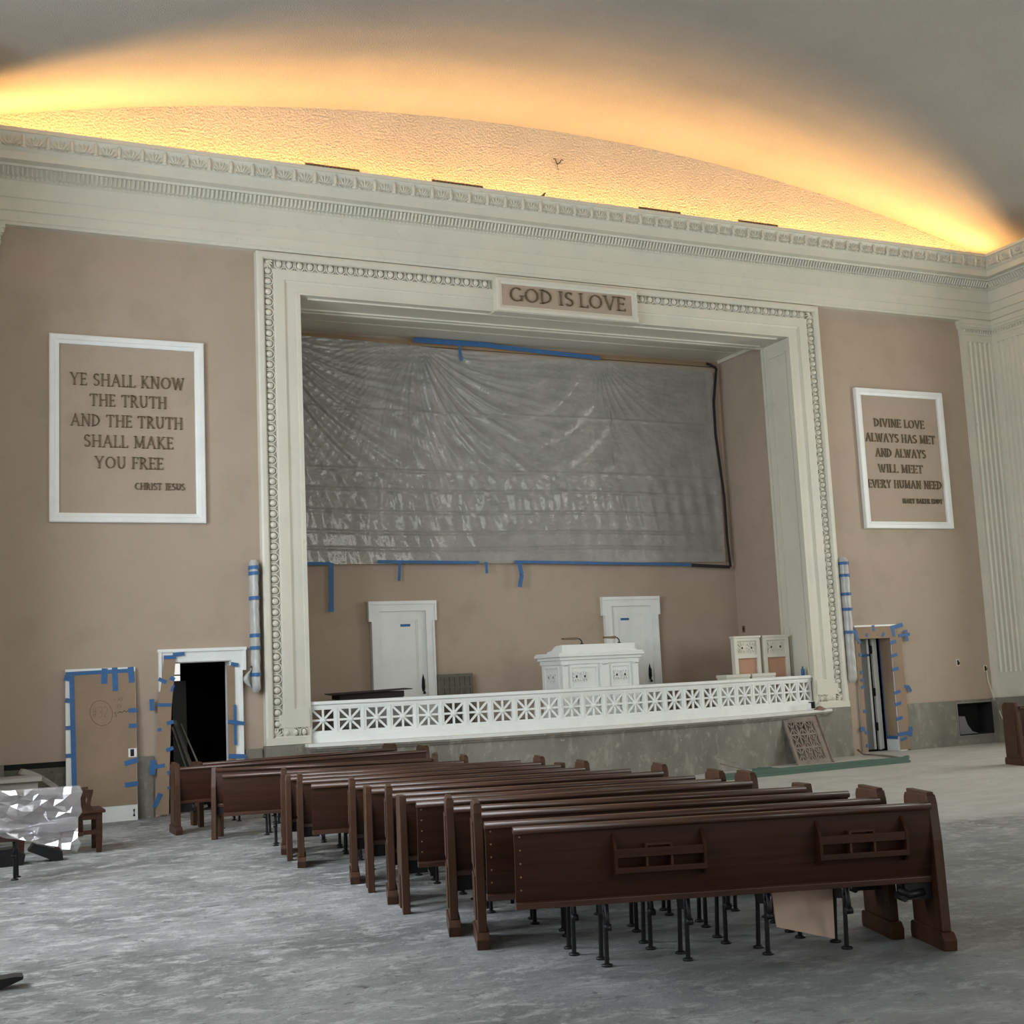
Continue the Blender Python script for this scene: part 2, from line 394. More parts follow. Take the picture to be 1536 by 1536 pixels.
# fluted corner pilasters with a simple moulded capital
def fluted(b, p0, p1, z0, z1, nf, nrm):
    """flat shaft with concave flutes from p0 to p1 (2D), outward normal nrm"""
    p0, p1, nn = Vector(p0), Vector(p1), Vector(nrm)
    W = (p1-p0).length; d = (p1-p0)/W; pr = [(0, 0)]
    m_ = .06; fw = (W-2*m_)/nf
    for i in range(nf):
        a = m_+i*fw+fw*.13; c = m_+(i+1)*fw-fw*.13
        for k in range(7):
            t = k/6; pr.append((a+(c-a)*t, -math.sin(PI*t)**.8*.032))
    pr.append((W, 0))
    ln = [p0+d*q[0]+nn*q[1] for q in pr]
    n_ = len(ln)
    vs = [(v.x, v.y, z0) for v in ln]+[(v.x, v.y, z1) for v in ln]
    b.add(vs, [(i, i+1, n_+i+1, n_+i) for i in range(n_-1)])
for s, nm in ((1, 5), (-1, 6)):
    b = MB()
    fluted(b, (s*8.38, -.12), (s*(WX-.12), -.12), 1.25, 7.42, 5, (0, -1))
    fluted(b, (s*(WX-.12), -.12), (s*(WX-.12), -1.05), 1.25, 7.42, 7, (-s, 0))
    for (o, z0, z1) in ((0, .8, 1.25), (0, 7.42, 7.56), (.015, 7.555, 7.585), (.03, 7.66, 7.69), (.05, 7.69, 7.75), (.065, 7.75, 7.82)):
        b.box(s*(8.38-o), s*(WX+.1), -.12-o, .02, z0, z1); b.box(s*(WX-.12-o), s*(WX+.1), -1.05-o, 0, z0, z1)
    b.box(s*8.38, s*(8.40), -.12, 0, .8, 7.6)
    b.box(s*(8.37), s*(WX), -.135, 0, 7.585, 7.66); b.box(s*(WX-.135), s*WX, -1.06, 0, 7.585, 7.66)
    b.box(s*(WX-.118), s*WX, -1.05, -1.03, .8, 7.6)
    for i in range(14):                                       # egg row of the capital
        x = 8.40+i*.055
        if x < WX-.16: b.blob((s*x, -.145, 7.622), .021, .018, .032, 6, 4)
        b.blob((s*(WX-.145), -.16-i*.066, 7.622), .018, .024, .032, 6, 4)
    struct(b.build('trim_%d' % nm, 'trim'))

# ------------------------------------------------------------------ stage: recess, base, frame
BX = 4.42; BY = 2.12
b = MB()
b.box(-BX-.3, BX+.3, BY, BY+.2, 0, 7.6)
struct(b.build('wall_stage_back', 'wall'))
b = MB(); b.box(BX, BX+.2, .70, BY, 0, 7.6); struct(b.build('wall_stage_right', 'wall'))
b = MB(); b.box(-BX-.2, -BX, .70, BY, 0, 7.6); struct(b.build('wall_stage_left', 'wall'))
b = MB(); b.box(-BX, BX, .70, BY, 7.34, 7.5)
b.box(-BX, BX, .70, .80, 7.24, 7.34); b.box(-BX, BX, .80, .86, 7.30, 7.34); b.box(-BX, BX, 1.5, 1.53, 7.328, 7.34); b.box(BX-.06, BX, .8, BY, 7.28, 7.34)
struct(b.build('ceiling_stage', 'trim'))
def bow(x, s=.65): return -s*(1-(x/4.37)**2)
def arc_band(y_in, off, z0, z1, x0=-4.37, x1=4.37, n=32, back=None):
    """solid band following the bowed stage front"""
    b = MB(); vs = []
    for i in range(n+1):
        x = x0+(x1-x0)*i/n; yf = bow(x)+off; yb = (bow(x)+y_in) if back is None else back
        vs += [(x, yf, z0), (x, yf, z1), (x, yb, z1), (x, yb, z0)]
    fs = []
    for i in range(n):
        o = 4*i
        for k in range(4): fs.append((o+k, o+(k+1) % 4, o+4+(k+1) % 4, o+4+k))
    fs += [(0, 1, 2, 3), (4*n+3, 4*n+2, 4*n+1, 4*n)]
    return b.add(vs, fs)
b = arc_band(0, -.30, 0, .72, -4.44, 4.44, back=.0)
for s in (-1, 1): b.box(s*4.38, s*5.0, -.15, 0, 0, .815)
struct(b.build('baseboard_stage', 'marble', recalc=True))
b = arc_band(0, -.34, .715, .745, -4.45, 4.45, back=-.0)
b2 = arc_band(0, -.375, .745, .775, -4.46, 4.46, back=-.0); b.add(b2.v, b2.f)
struct(b.build('trim_7', 'marble'))
b = arc_band(0, -.36, .775, .815, -4.46, 4.46, back=.1)
struct(b.build('trim_8', 'chalk'))
b = MB(); b.box(-BX, BX, .0, BY, .60, .88); struct(b.build('floor_stage', 'oldwood'))

# proscenium frame: profile (u inwards from the outer edge, y depth)
FO, FZ, FB = 4.99, 7.805, .825
FP = [(0, 0), (0, -.135), (.03, -.15), (.085, -.15), (.11, -.125), (.12, -.06), (.24, -.06), (.25, -.10), (.27, -.105), (.41, -.10), (.415, -.085), (.44, -.075), (.45, -.065), (.585, -.065), (.59, -.085), (.62, -.085), (.62, .0)]
b = MB(); k = 4; vs = []
for (u, y) in FP: vs += [(-FO+u, y, FB), (-FO+u, y, FZ-u*.946), (FO-u, y, FZ-u*.946), (FO-u, y, FB)]
b.add(vs, [(i*k+j, i*k+j+1, (i+1)*k+j+1, (i+1)*k+j) for i in range(len(FP)-1) for j in range(3)])
struct(b.build('trim_9', 'trim'))
# foot of each leg: fillet and return of the carved band
b = MB()
for s in (-1, 1):
    b.box(s*4.37, s*FO, -.15, 0, FB-.005, FB+.09); b.box(s*4.37, s*(FO-.12), -.125, 0, FB+.085, FB+.105); b.box(s*4.37, s*4.80, -.11, 0, FB+.22, FB+.40); b.box(s*4.37, s*4.60, -.10, 0, FB+.40, FB+.47)
struct(b.build('trim_10', 'trim'))
def eggs(b, p0, p1, n, w, across, ydir=-1):
    """egg and dart between p0,p1 (x,z); across: unit (x,z) towards the pointed end"""
    p0, p1, ac = Vector(p0), Vector(p1), Vector(across); st = (p1-p0)/n; d = st.normalized(); L = st.length
    for i in range(n):
        c = p0+st*(i+.5)
        hx = abs(d.x)*L*.31+abs(ac.x)*w*.46; hz = abs(d.y)*L*.31+abs(ac.y)*w*.46
        b.blob((c.x-ac.x*w*.06, -.075, c.y-ac.y*w*.06), hx, .062, hz, 10, 7)
        pts = []                                       # rim curling round the egg
        for q in range(11):
            t = PI*q/10
            off = d*(L*.41*math.cos(t))+ac*(w*(.02+.50*math.sin(t)))
            pts.append((c.x+off.x, -.092, c.y+off.y))
        s0 = c+d*(L*.41)-ac*(w*.46); s1 = c-d*(L*.41)-ac*(w*.46)
        pts = [(s0.x, -.095, s0.y)]+pts+[(s1.x, -.095, s1.y)]
        b.tube(pts, .0105, 5, True)
        e = c+d*(L*.5)
        b.tube([(e.x-ac.x*w*.45, -.08, e.y-ac.y*w*.45), (e.x+ac.x*w*.48, -.09, e.y+ac.y*w*.48)], [.014, .006], 5)
b = MB(); um = .18
for s in (-1, 1):
    eggs(b, (s*(FO-um), FB+.20), (s*(FO-um), FZ-um-.02), 43, .12, (0, -1) if False else (-s, 0))
    eggs(b, (s*4.39, FB+.16), (s*4.75, FB+.16), 3, .11, (0, 1))
    eggs(b, (s*(FO-um-.08), FZ-um*.946), (s*1.33, FZ-um*.946), 22, .12, (0, -1))
    for zc in (FZ-um, FB+.15):                                 # corner leaves
        for q in range(5):
            t = rad(45+(q-2)*22); sx = -s*math.cos(t); sz = (-1 if zc > 3 else 1)*math.sin(t)
            cx = s*(FO-um+.05); cz = zc+(.05 if zc > 3 else -.05)
            b.tube([(cx, -.075, cz), (cx+sx*.08, -.11, cz+sz*.08), (cx+sx*.14, -.08, cz+sz*.14)], [.012, .02, .006], 5)
struct(b.build('trim_11', 'trim'))
# panelled jambs and soffit of the opening
b = MB()
for s in (-1, 1):
    b.box(s*4.372, s*4.46, .0, .74, .815, 7.30)
    b.box(s*4.345, s*4.37, -.085, -.03, .9, 7.218); b.box(s*4.35, s*4.37, .06, .09, 1.4, 7.0); b.box(s*4.35, s*4.37, .52, .55, 1.4, 7.0); b.box(s*4.345, s*4.37, .68, .745, .9, 7.218)
    b.box(s*4.35, s*4.37, .06, .55, 6.97, 7.0)
b.box(-4.46, 4.46, .0, .74, 7.220, 7.34)
b.box(-4.2, 4.2, .05, .09, 7.195, 7.218); b.box(-4.2, 4.2, .56, .60, 7.195, 7.218); b.box(-4.37, 4.37, .68, .745, 7.19, 7.218)
struct(b.build('trim_12', 'trim'))

# ------------------------------------------------------------------ lettering (own roman capitals, raised strokes)
T, t_ = .135, .075
GL = {
'A': (.86, [('l',.10,0,.43,1,t_),('l',.43,1,.76,0,T),('l',.22,.36,.64,.36,t_),('s',.10,0),('s',.76,0)]),
'B': (.66, [('l',.14,0,.14,1,T),('a',.14,.75,.36,.25,-90,90,T),('a',.14,.25,.43,.25,-90,90,T),('s',.14,0),('s',.14,1)]),
'C': (.82, [('a',.47,.5,.40,.48,48,312,T)]),
'D': (.82, [('l',.14,0,.14,1,T),('a',.14,.5,.58,.47,-90,90,T),('s',.12,0),('s',.12,1)]),
'E': (.62, [('l',.14,0,.14,1,T),('l',.14,.96,.54,.96,t_),('l',.14,.52,.46,.52,t_),('l',.14,.04,.56,.04,t_),('l',.54,.82,.54,.99,t_),('l',.56,0,.56,.18,t_),('l',.46,.44,.46,.60,t_),('s',.12,0),('s',.12,1)]),
'F': (.60, [('l',.14,0,.14,1,T),('l',.14,.96,.54,.96,t_),('l',.14,.52,.46,.52,t_),('l',.54,.80,.54,.99,t_),('l',.46,.44,.46,.60,t_),('s',.14,0),('s',.12,1)]),
'G': (.88, [('a',.47,.5,.40,.48,48,318,T),('l',.78,.06,.78,.42,T),('s',.78,.42)]),
'H': (.84, [('l',.15,0,.15,1,T),('l',.69,0,.69,1,T),('l',.15,.52,.69,.52,t_),('s',.15,0),('s',.15,1),('s',.69,0),('s',.69,1)]),
'I': (.34, [('l',.17,0,.17,1,T),('s',.17,0),('s',.17,1)]),
'J': (.42, [('l',.26,.12,.26,1,T),('a',.12,.12,.14,.14,-110,0,t_),('s',.26,1)]),
'K': (.78, [('l',.15,0,.15,1,T),('l',.62,1,.17,.45,t_),('l',.27,.55,.68,0,T),('s',.15,0),('s',.15,1),('s',.62,1),('s',.68,0)]),
'L': (.575, [('l',.14,0,.14,1,T),('l',.14,.04,.56,.04,t_),('l',.56,0,.56,.2,t_),('s',.14,0),('s',.14,1)]),
'M': (1.0, [('l',.16,0,.18,1,t_),('l',.18,1,.50,.08,T),('l',.50,.08,.82,1,t_),('l',.82,1,.85,0,T),('s',.15,0),('s',.85,0),('s',.14,1),('s',.86,1)]),
'N': (.86, [('l',.15,0,.15,1,t_),('l',.15,1,.71,0,T),('l',.71,0,.71,1,t_),('s',.15,0),('s',.12,1),('s',.71,1)]),
'O': (.94, [('a',.47,.5,.40,.48,0,360,T)]),
'R': (.76, [('l',.14,0,.14,1,T),('a',.14,.74,.40,.26,-90,90,T),('l',.34,.48,.68,0,T),('s',.14,0),('s',.14,1),('s',.68,0)]),
'S': (.60, [('a',.31,.74,.22,.235,30,270,T),('a',.31,.265,.23,.24,-150,90,T)]),
'T': (.76, [('l',.38,0,.38,1,T),('l',.06,.96,.70,.96,t_),('l',.06,.80,.06,.99,t_),('l',.70,.80,.70,.99,t_),('s',.38,0)]),
'U': (.82, [('l',.15,.36,.15,1,T),('l',.67,.36,.67,1,t_),('a',.41,.36,.26,.34,180,360,T),('s',.15,1),('s',.67,1)]),
'V': (.82, [('l',.10,1,.42,0,T),('l',.42,0,.72,1,t_),('s',.10,1),('s',.72,1)]),
'W': (1.16, [('l',.10,1,.36,0,T),('l',.36,0,.58,.95,t_),('l',.58,.95,.80,0,T),('l',.80,0,1.05,1,t_),('s',.10,1),('s',1.05,1)]),
'Y': (.80, [('l',.10,1,.40,.46,T),('l',.70,1,.40,.46,t_),('l',.40,0,.40,.48,T),('s',.10,1),('s',.70,1),('s',.40,0)]),
'=': (.7, [('l',.1,.62,.6,.66,t_),('l',.1,.34,.6,.38,t_)]),
'#': (.8, [('l',.1,.62,.7,.68,t_),('l',.08,.32,.68,.38,t_),('l',.25,0,.32,1,t_),('l',.48,0,.56,1,t_)]),
'3': (.6, [('a',.27,.74,.22,.24,-90,150,t_),('a',.27,.25,.25,.25,-150,90,t_)]),
'2': (.65, [('a',.3,.72,.24,.26,-20,160,t_),('l',.52,.62,.08,.02,t_),('l',.08,.02,.6,.05,t_)]),
'1': (.4, [('l',.22,0,.22,1,t_)]),
'5': (.6, [('l',.5,.98,.15,.98,t_),('l',.15,.98,.12,.6,t_),('a',.27,.32,.25,.3,-140,110,t_)]),
}
def lettering(b, text, x0, x1, z0, h, y, depth, gap=.07, space=.42, wmul=1.0):
    tot = sum((space if c == ' ' else GL[c][0]+gap) for c in text)-gap
    sx = (x1-x0)/tot; pen = 0
    def stroke(a, c, wd):
        (ax, az), (cx, cz) = a, c
        dx, dz = cx-ax, cz-az; L = math.hypot(dx, dz) or 1; px, pz = -dz/L*wd/2, dx/L*wd/2
        b.prism([(ax+px, az+pz), (ax-px, az-pz), (cx-px, cz-pz), (cx+px, cz+pz)], 'y', y, y-depth)
    for c in text:
        if c == ' ': pen += space; continue
        wd, st = GL[c]
        P = lambda x, z: (x0+(pen+x)*sx, z0+z*h)
        ws = wmul*(sx+h)/2
        for q in st:
            if q[0] == 'l': stroke(P(q[1], q[2]), P(q[3], q[4]), q[5]*ws)
            elif q[0] == 's':
                z = q[2]; zc = .03 if z < .2 else (.97 if z > .8 else z); stroke(P(q[1]-.13, zc), P(q[1]+.13, zc), .055*ws)
            else:
                _, cx, cz, rx, rz, a0, a1, wd_ = q; n_ = 14
                for i in range(n_):
                    ta, tb = rad(a0+(a1-a0)*i/n_), rad(a0+(a1-a0)*(i+1)/n_)
                    # thick on the sides, thin at top and bottom
                    k = .5+.5*abs(math.cos((ta+tb)/2)); e = .04
                    stroke(P(cx+rx*.94*math.cos(ta-e), cz+rz*.94*math.sin(ta-e)), P(cx+rx*.94*math.cos(tb+e), cz+rz*.94*math.sin(tb+e)), max(wd_*k, t_)*ws)
        pen += wd+gap
def words(text, x0, x1, z, h, y, depth, gap=.07, space=.42):
    tot = sum((space if c == ' ' else GL[c][0]+gap) for c in text)-gap
    sx = (x1-x0)/tot; pen = 0; out = []
    for wd in text.split(' '):
        W = sum(GL[c][0]+gap for c in wd)-gap
        b = MB(); lettering(b, wd, x0+pen*sx, x0+(pen+W)*sx, z, h, y, depth, gap, space, wmul=.8); out.append(b)
        pen += W+gap+space
    return out
def frame_bars(b, x0, x1, z0, z1, wd, y0, y1):
    """mitred rectangular picture-frame moulding with a stepped profile"""
    pr = [(0, y0), (0, y1+.008), (wd*.12, y1), (wd*.55, y1), (wd*.62, y1+.010), (wd*.85, y1+.016), (wd, y1+.024), (wd, y0)]
    vs = []
    for (u, y) in pr: vs += [(x0+u, y, z0+u), (x0+u, y, z1-u), (x1-u, y, z1-u), (x1-u, y, z0+u)]
    n_ = len(pr)
    b.add(vs, [(i*4+j, i*4+(j+1) % 4, (i+1)*4+(j+1) % 4, (i+1)*4+j) for i in range(n_-1) for j in range(4)])
def plaque(label, x0, x1, lines):
    t = thing('wall_plaque', label, 'plaque', ((x0+x1)/2, 0, 3.876))
    def sh(b): b.v = [(x-(x0+x1)/2, y, z-3.876) for x, y, z in b.v]; return b
    b = MB(); frame_bars(b, x0, x1, 3.876, 6.403, .125, 0, -.075); sh(b).build('frame', 'white', t)
    b = MB(); b.box(x0+.12, x1-.12, -.012, 0, 3.99, 6.285); sh(b).build('panel', 'wall', t)
    for (tx, a, c, z, h) in lines:
        for b in words(tx, a, c, z, h, -.012, .022): sh(b).build('word', 'bronze', t)
plaque('white-framed plaque left of the stage, reading YE SHALL KNOW THE TRUTH', -7.762, -5.738, [
    ('YE SHALL KNOW', -7.50, -6.005, 5.728, .17), ('THE TRUTH', -7.254, -6.244, 5.452, .168), ('AND THE TRUTH', -7.495, -6.032, 5.172, .168),
    ('SHALL MAKE', -7.33, -6.16, 4.893, .168), ('YOU FREE', -7.19, -6.298, 4.607, .165), ('CHRIST JESUS', -6.677, -6.016, 4.328, .095)])
plaque('white-framed plaque right of the stage, reading DIVINE LOVE ALWAYS HAS MET', 5.738, 7.762, [
    ('DIVINE LOVE', 6.14, 7.31, 5.715, .155), ('ALWAYS HAS MET', 5.921, 7.536, 5.440, .158), ('AND ALWAYS', 6.119, 7.282, 5.168, .158),
    ('WILL MEET', 6.151, 7.185, 4.885, .155), ('EVERY HUMAN NEED', 5.895, 7.60, 4.605, .152), ('MARY BAKER EDDY', 6.645, 7.583, 4.335, .09)])
t = thing('inscription_panel', 'small tan panel reading GOD IS LOVE at the top centre of the stage frame', 'sign', (0, -.15, 7.2))
b = MB(); frame_bars(b, -1.275, 1.245, 7.2-7.2, 7.738-7.2, .10, .15, -.075); b.box(-1.30, 1.27, -.04, .15, -.006, .02); b.build('frame', 'trim', t)
b = MB(); b.box(-1.2, 1.17, -.045, .1, .06, .48); b.build('panel', 'wall', t)
for b in words('GOD IS LOVE', -1.055, 1.03, .168, .232, -.045, .022, .05, .3): b.build('word', 'bronze', t)

# ------------------------------------------------------------------ balustrade on the bowed stage front
t = thing('balustrade', 'white balustrade with pierced square panels along the stage front', 'balustrade', (0, 0, .815))
Z0 = .815
def rel(b, dz=Z0): b.v = [(x, y, z-dz) for x, y, z in b.v]; return b
rel(arc_band(.16, -.02, 1.335, 1.38, -4.36, 4.36)).build('top_rail', 'white', t, bevel=.006)
rel(arc_band(.13, .02, 1.285, 1.335, -4.36, 4.36)).build('upper_moulding', 'white', t)
rel(arc_band(.17, -.03, .815, .90, -4.36, 4.36)).build('plinth', 'white', t)
rel(arc_band(.14, .0, .90, .95, -4.36, 4.36)).build('lower_moulding', 'white', t)
NP = 24
for i in range(NP):
    xa = -4.34+8.68*i/NP; xb = -4.34+8.68*(i+1)/NP
    pa, pb = Vector((xa, bow(xa)+.03, .95-Z0)), Vector((xb, bow(xb)+.03, .95-Z0))
    d = (pb-pa).normalized(); nn = Vector((d.y, -d.x, 0)); L = (pb-pa).length; Hh = 1.285-.95
    b = MB(); y_ = .0
    def Q(u, z, y): return pa+d*u-nn*y+Vector((0, 0, z))
    def lb(u0, u1, z0, z1, y0, y1):
        vs = [Q(u0,z0,y0),Q(u1,z0,y0),Q(u1,z0,y1),Q(u0,z0,y1),Q(u0,z1,y0),Q(u1,z1,y0),Q(u1,z1,y1),Q(u0,z1,y1)]
        b.add(vs, [(0,3,2,1),(4,5,6,7),(0,1,5,4),(1,2,6,5),(2,3,7,6),(3,0,4,7)])
    g = .042
    lb(0, g, 0, Hh, 0, .08); lb(L-g, L, 0, Hh, 0, .08)
    lb(g, L-g, 0, .022, 0, .08); lb(g, L-g, Hh-.022, Hh, 0, .08)
    lb(-.010, .010, 0, Hh, -.012, .0)
    cx, cz = L/2, Hh/2
    for (du, dz) in ((1, 0), (0, 1), (.72, .70), (.72, -.70)):
        a, c = Q(cx-du*(L/2-g), cz-dz*(Hh/2-.02), .02), Q(cx+du*(L/2-g), cz+dz*(Hh/2-.02), .02)
        if du == .72: a, c = Q(g, cz-(dz/.70)*(Hh/2-.022), .02), Q(L-g, cz+(dz/.70)*(Hh/2-.022), .02)
        b.bar(a, c, .03, .026, up=(nn.x, nn.y, 0))
    c = Q(cx, cz, .015)
    ring = [c+d*(.042*math.cos(2*PI*k/10))+Vector((0, 0, .042*math.sin(2*PI*k/10))) for k in range(10)]
    b.add([p+nn*.022 for p in ring]+[p-nn*.01 for p in ring]+[c+nn*.034], [(k, (k+1) % 10, 10+(k+1) % 10, 10+k) for k in range(10)]+[(k, (k+1) % 10, 20) for k in range(10)], True)
    b.build('lattice_panel', 'white', t)

# ------------------------------------------------------------------ stage doors
def casing(b, x0, x1, z1, y0, y1, wd, ear=.045, z0=.88):
    """door casing with eared head"""
    for s, xa in ((1, x0), (-1, x1)):
        b.box(xa, xa+s*wd, y0, y1, z0, z1-.30); b.box(xa-s*ear, xa+s*wd, y0, y1, z1-.30, z1)
        b.box(xa-s*0, xa+s*.03, y0-.015, y1, z0, z1-.30); b.box(xa-s*ear, xa-s*(ear-.03), y0-.015, y1, z1-.30, z1)
    b.box(x0, x1, y0, y1, z1-wd, z1); b.box(x0-ear, x1+ear, y0-.02, y1, z1-.03, z1+.025)
def stage_door(n, x0, x1, tapex):
    z1 = 2.87
    t = D.objects.new('door_%d' % n, None); COL.objects.link(t); t.location = (x0, BY, .88); struct(t)
    def sh(b): b.v = [(x-x0, y-BY, z-.88) for x, y, z in b.v]; return b
    b = MB(); casing(b, x0, x1, z1, BY-.075, BY, .14); sh(b).build('door_frame', 'white', t)
    a, c = x0+.14, x1-.14
    b = MB(); b.box(a, c, BY-.02, BY, .88, z1-.14)
    for (u0, u1, w0, w1) in ((a, a+.14, .88, z1-.14), (c-.14, c, .88, z1-.14), (a, c, z1-.28, z1-.14), (a, c, .88, 1.1)): b.box(u0, u1, BY-.035, BY, w0, w1)
    for (u0, u1, w0, w1) in ((a+.14, a+.165, 1.1, z1-.28), (c-.165, c-.14, 1.1, z1-.28), (a+.14, c-.14, z1-.305, z1-.28)): b.box(u0, u1, BY-.028, BY, w0, w1)
    sh(b).build('door_leaf', 'white', t)
    b = MB(); b.box(tapex, tapex+.17, BY-.024, BY-.0195, 2.48, 2.52); sh(b).build('tape_strip', 'tape', t)
    b = MB(); xk = c-.075
    b.prism([(xk-.02, 1.42), (xk+.02, 1.42), (xk+.03, 1.5), (xk+.02, 1.62), (xk, 1.70), (xk-.02, 1.62), (xk-.03, 1.5)], 'y', BY-.046, BY-.03)
    b.tube([(xk, BY-.04, 1.45), (xk, BY-.085, 1.48), (xk, BY-.085, 1.60), (xk, BY-.04, 1.64)], .012, 6)
    b.blob((xk, BY-.08, 1.40), .025, .025, .025)
    sh(b).build('door_handle', 'iron', t)
stage_door(1, -2.71, -1.63, -2.2); stage_door(2, 1.58, 2.66, 1.92)

# ------------------------------------------------------------------ plastic sheet over the organ grilles on the back wall
t = thing('organ_screen', 'dim lattice organ screen behind the plastic sheet on the stage wall', 'screen', (0, BY, 3.55))
b = MB()
for x in (-3.9, -1.35, 1.45, 4.2): b.box(x-.14, x+.14, -.045, 0, 0, 3.6)
b.box(-4.04, 4.3, -.045, 0, -.02, .12); b.box(-4.04, 4.3, -.045, 0, 3.5, 3.62); b.build('post_frame', 'wall', t)
for xa, xb in ((-3.76, -1.49), (-1.21, 1.31), (1.59, 4.06)):
    b = MB(); b.box(xa, xb, -.012, 0, .12, 3.5)
    nx = 9; nz = 13; st = (xb-xa)/nx
    for i in range(nx+1): b.box(xa+i*st-.015, xa+i*st+.015, -.03, -.012, .12, 3.5)
    for j in range(nz+1): z = .12+3.38*j/nz; b.box(xa, xb, -.03, -.012, z-.015, z+.015)
    for i in range(nx):
        for j in range(nz):
            x0 = xa+i*st; z0 = .12+3.38*j/nz
            b.bar((x0, -.02, z0), (x0+st, -.02, z0+.26), .016, .012, (0, 1, 0)); b.bar((x0, -.02, z0+.26), (x0+st, -.02, z0), .016, .012, (0, 1, 0))
    b.build('lattice_panel', 'grille', t)
t = thing('plastic_sheet', 'huge grey translucent plastic sheet taped across the stage back wall', 'plastic sheet', (0, BY, 3.5))
XA, XB, ZA, ZB = -4.30, 4.17, 0.0, 3.72
ATT = [(-4.25, 3.74, 1.15), (-1.75, 3.74, 1.15), (1.72, 3.70, .22), (4.1, 3.70, .12)]
def sheet(u, v):
    x = XA+(XB-XA)*u; z = ZA+(ZB-ZA)*v
    zt = 3.72-.015*(x+4)-.05*max(0, 1-abs(x-4.2)/.2)
    z = ZA+(zt-ZA)*v
    if -1.75 < x < 1.72:                                        # swag between two fixings
        s_ = math.sin(PI*(x+1.75)/3.47); z -= .03*s_*v**5
    y = -.10
    for (ax, az, k) in ATT:
        dx, dz = x-ax, z-az; r = math.hypot(dx, dz)+.03; th = math.atan2(dx, -dz)-.10*r
        fall = min(1, r/.5)*math.exp(-r/2.0)*k
        y -= .05*fall*max(0, math.sin(th*38+1.3*math.sin(r*1.7)+ax))*math.exp(-((th-.35)/.75)**2)
        y -= .012*fall*max(0, math.sin(th*95+2*math.sin(r*2.3)+ax*2))
    if -1.9 < x < 1.9:
        q = math.hypot((x-.0)/1.75, (z-4.3)/2.0); y -= .02*max(0, math.sin(q*24))*math.exp(-((z-2.4)/1.1)**2)
    for zc in (.25, .52, .86, 1.22, 1.55, 2.55): y -= .016*math.exp(-((z-zc-.02*math.sin(x))/.018)**2)
    y -= .05*v*(1-v)+.008*math.sin(x*21+z*3)*math.exp(-((z-1.1)/.6)**2)
    return (x, y+.0, z+.0)
b = MB(); b.grid(420, 170, sheet); b.build('film', 'sheet', t, recalc=False)
def tape(par, pts, wd, y, mt='tape', th=.004, name='tape_strip'):
    b = MB(); y -= random.uniform(0, .0018)
    for (a, c) in zip(pts[:-1], pts[1:]): b.bar((a[0], y, a[1]), (c[0], y, c[1]), wd, th, (0, 1, 0))
    return b.build(name, mt, par)
ty = -.13
for pts, wd in (([(-1.82, 3.775), (-.38, 3.78)], .085), ([(-.42, 3.77), (1.74, 3.69)], .075), ([(-1.0, 3.76), (-.965, 3.47)], .045),
                ([(-4.3, .01), (-3.38, .01)], .05), ([(-3.37, .02), (-3.39, -.76)], .085), ([(-2.58, .035), (-.8, .01)], .05), ([(-2.21, .03), (-2.235, -.28)], .05),
                ([(-.675, 0.02), (-.67, -.17)], .05), ([(-.14, .02), (3.4, -.05)], .05), ([(-.06, .0), (-.02, -.2), (-.07, -.41)], .075)):
    tape(t, pts, wd, ty)
tape(t, [(3.4, -.06), (4.24, -.10)], .06, ty, 'btape'); 
tape(t, [(4.02, 3.74), (4.24, 3.66), (4.13, 3.0), (4.12, 2.4), (4.22, 1.2), (4.22, .4), (4.25, -.1)], .055, ty, 'btape')
b = MB(); b.box(-4.3, 4.2, -.055, -.006, 3.70, 3.78); b.build('batten', 'lumber', t)

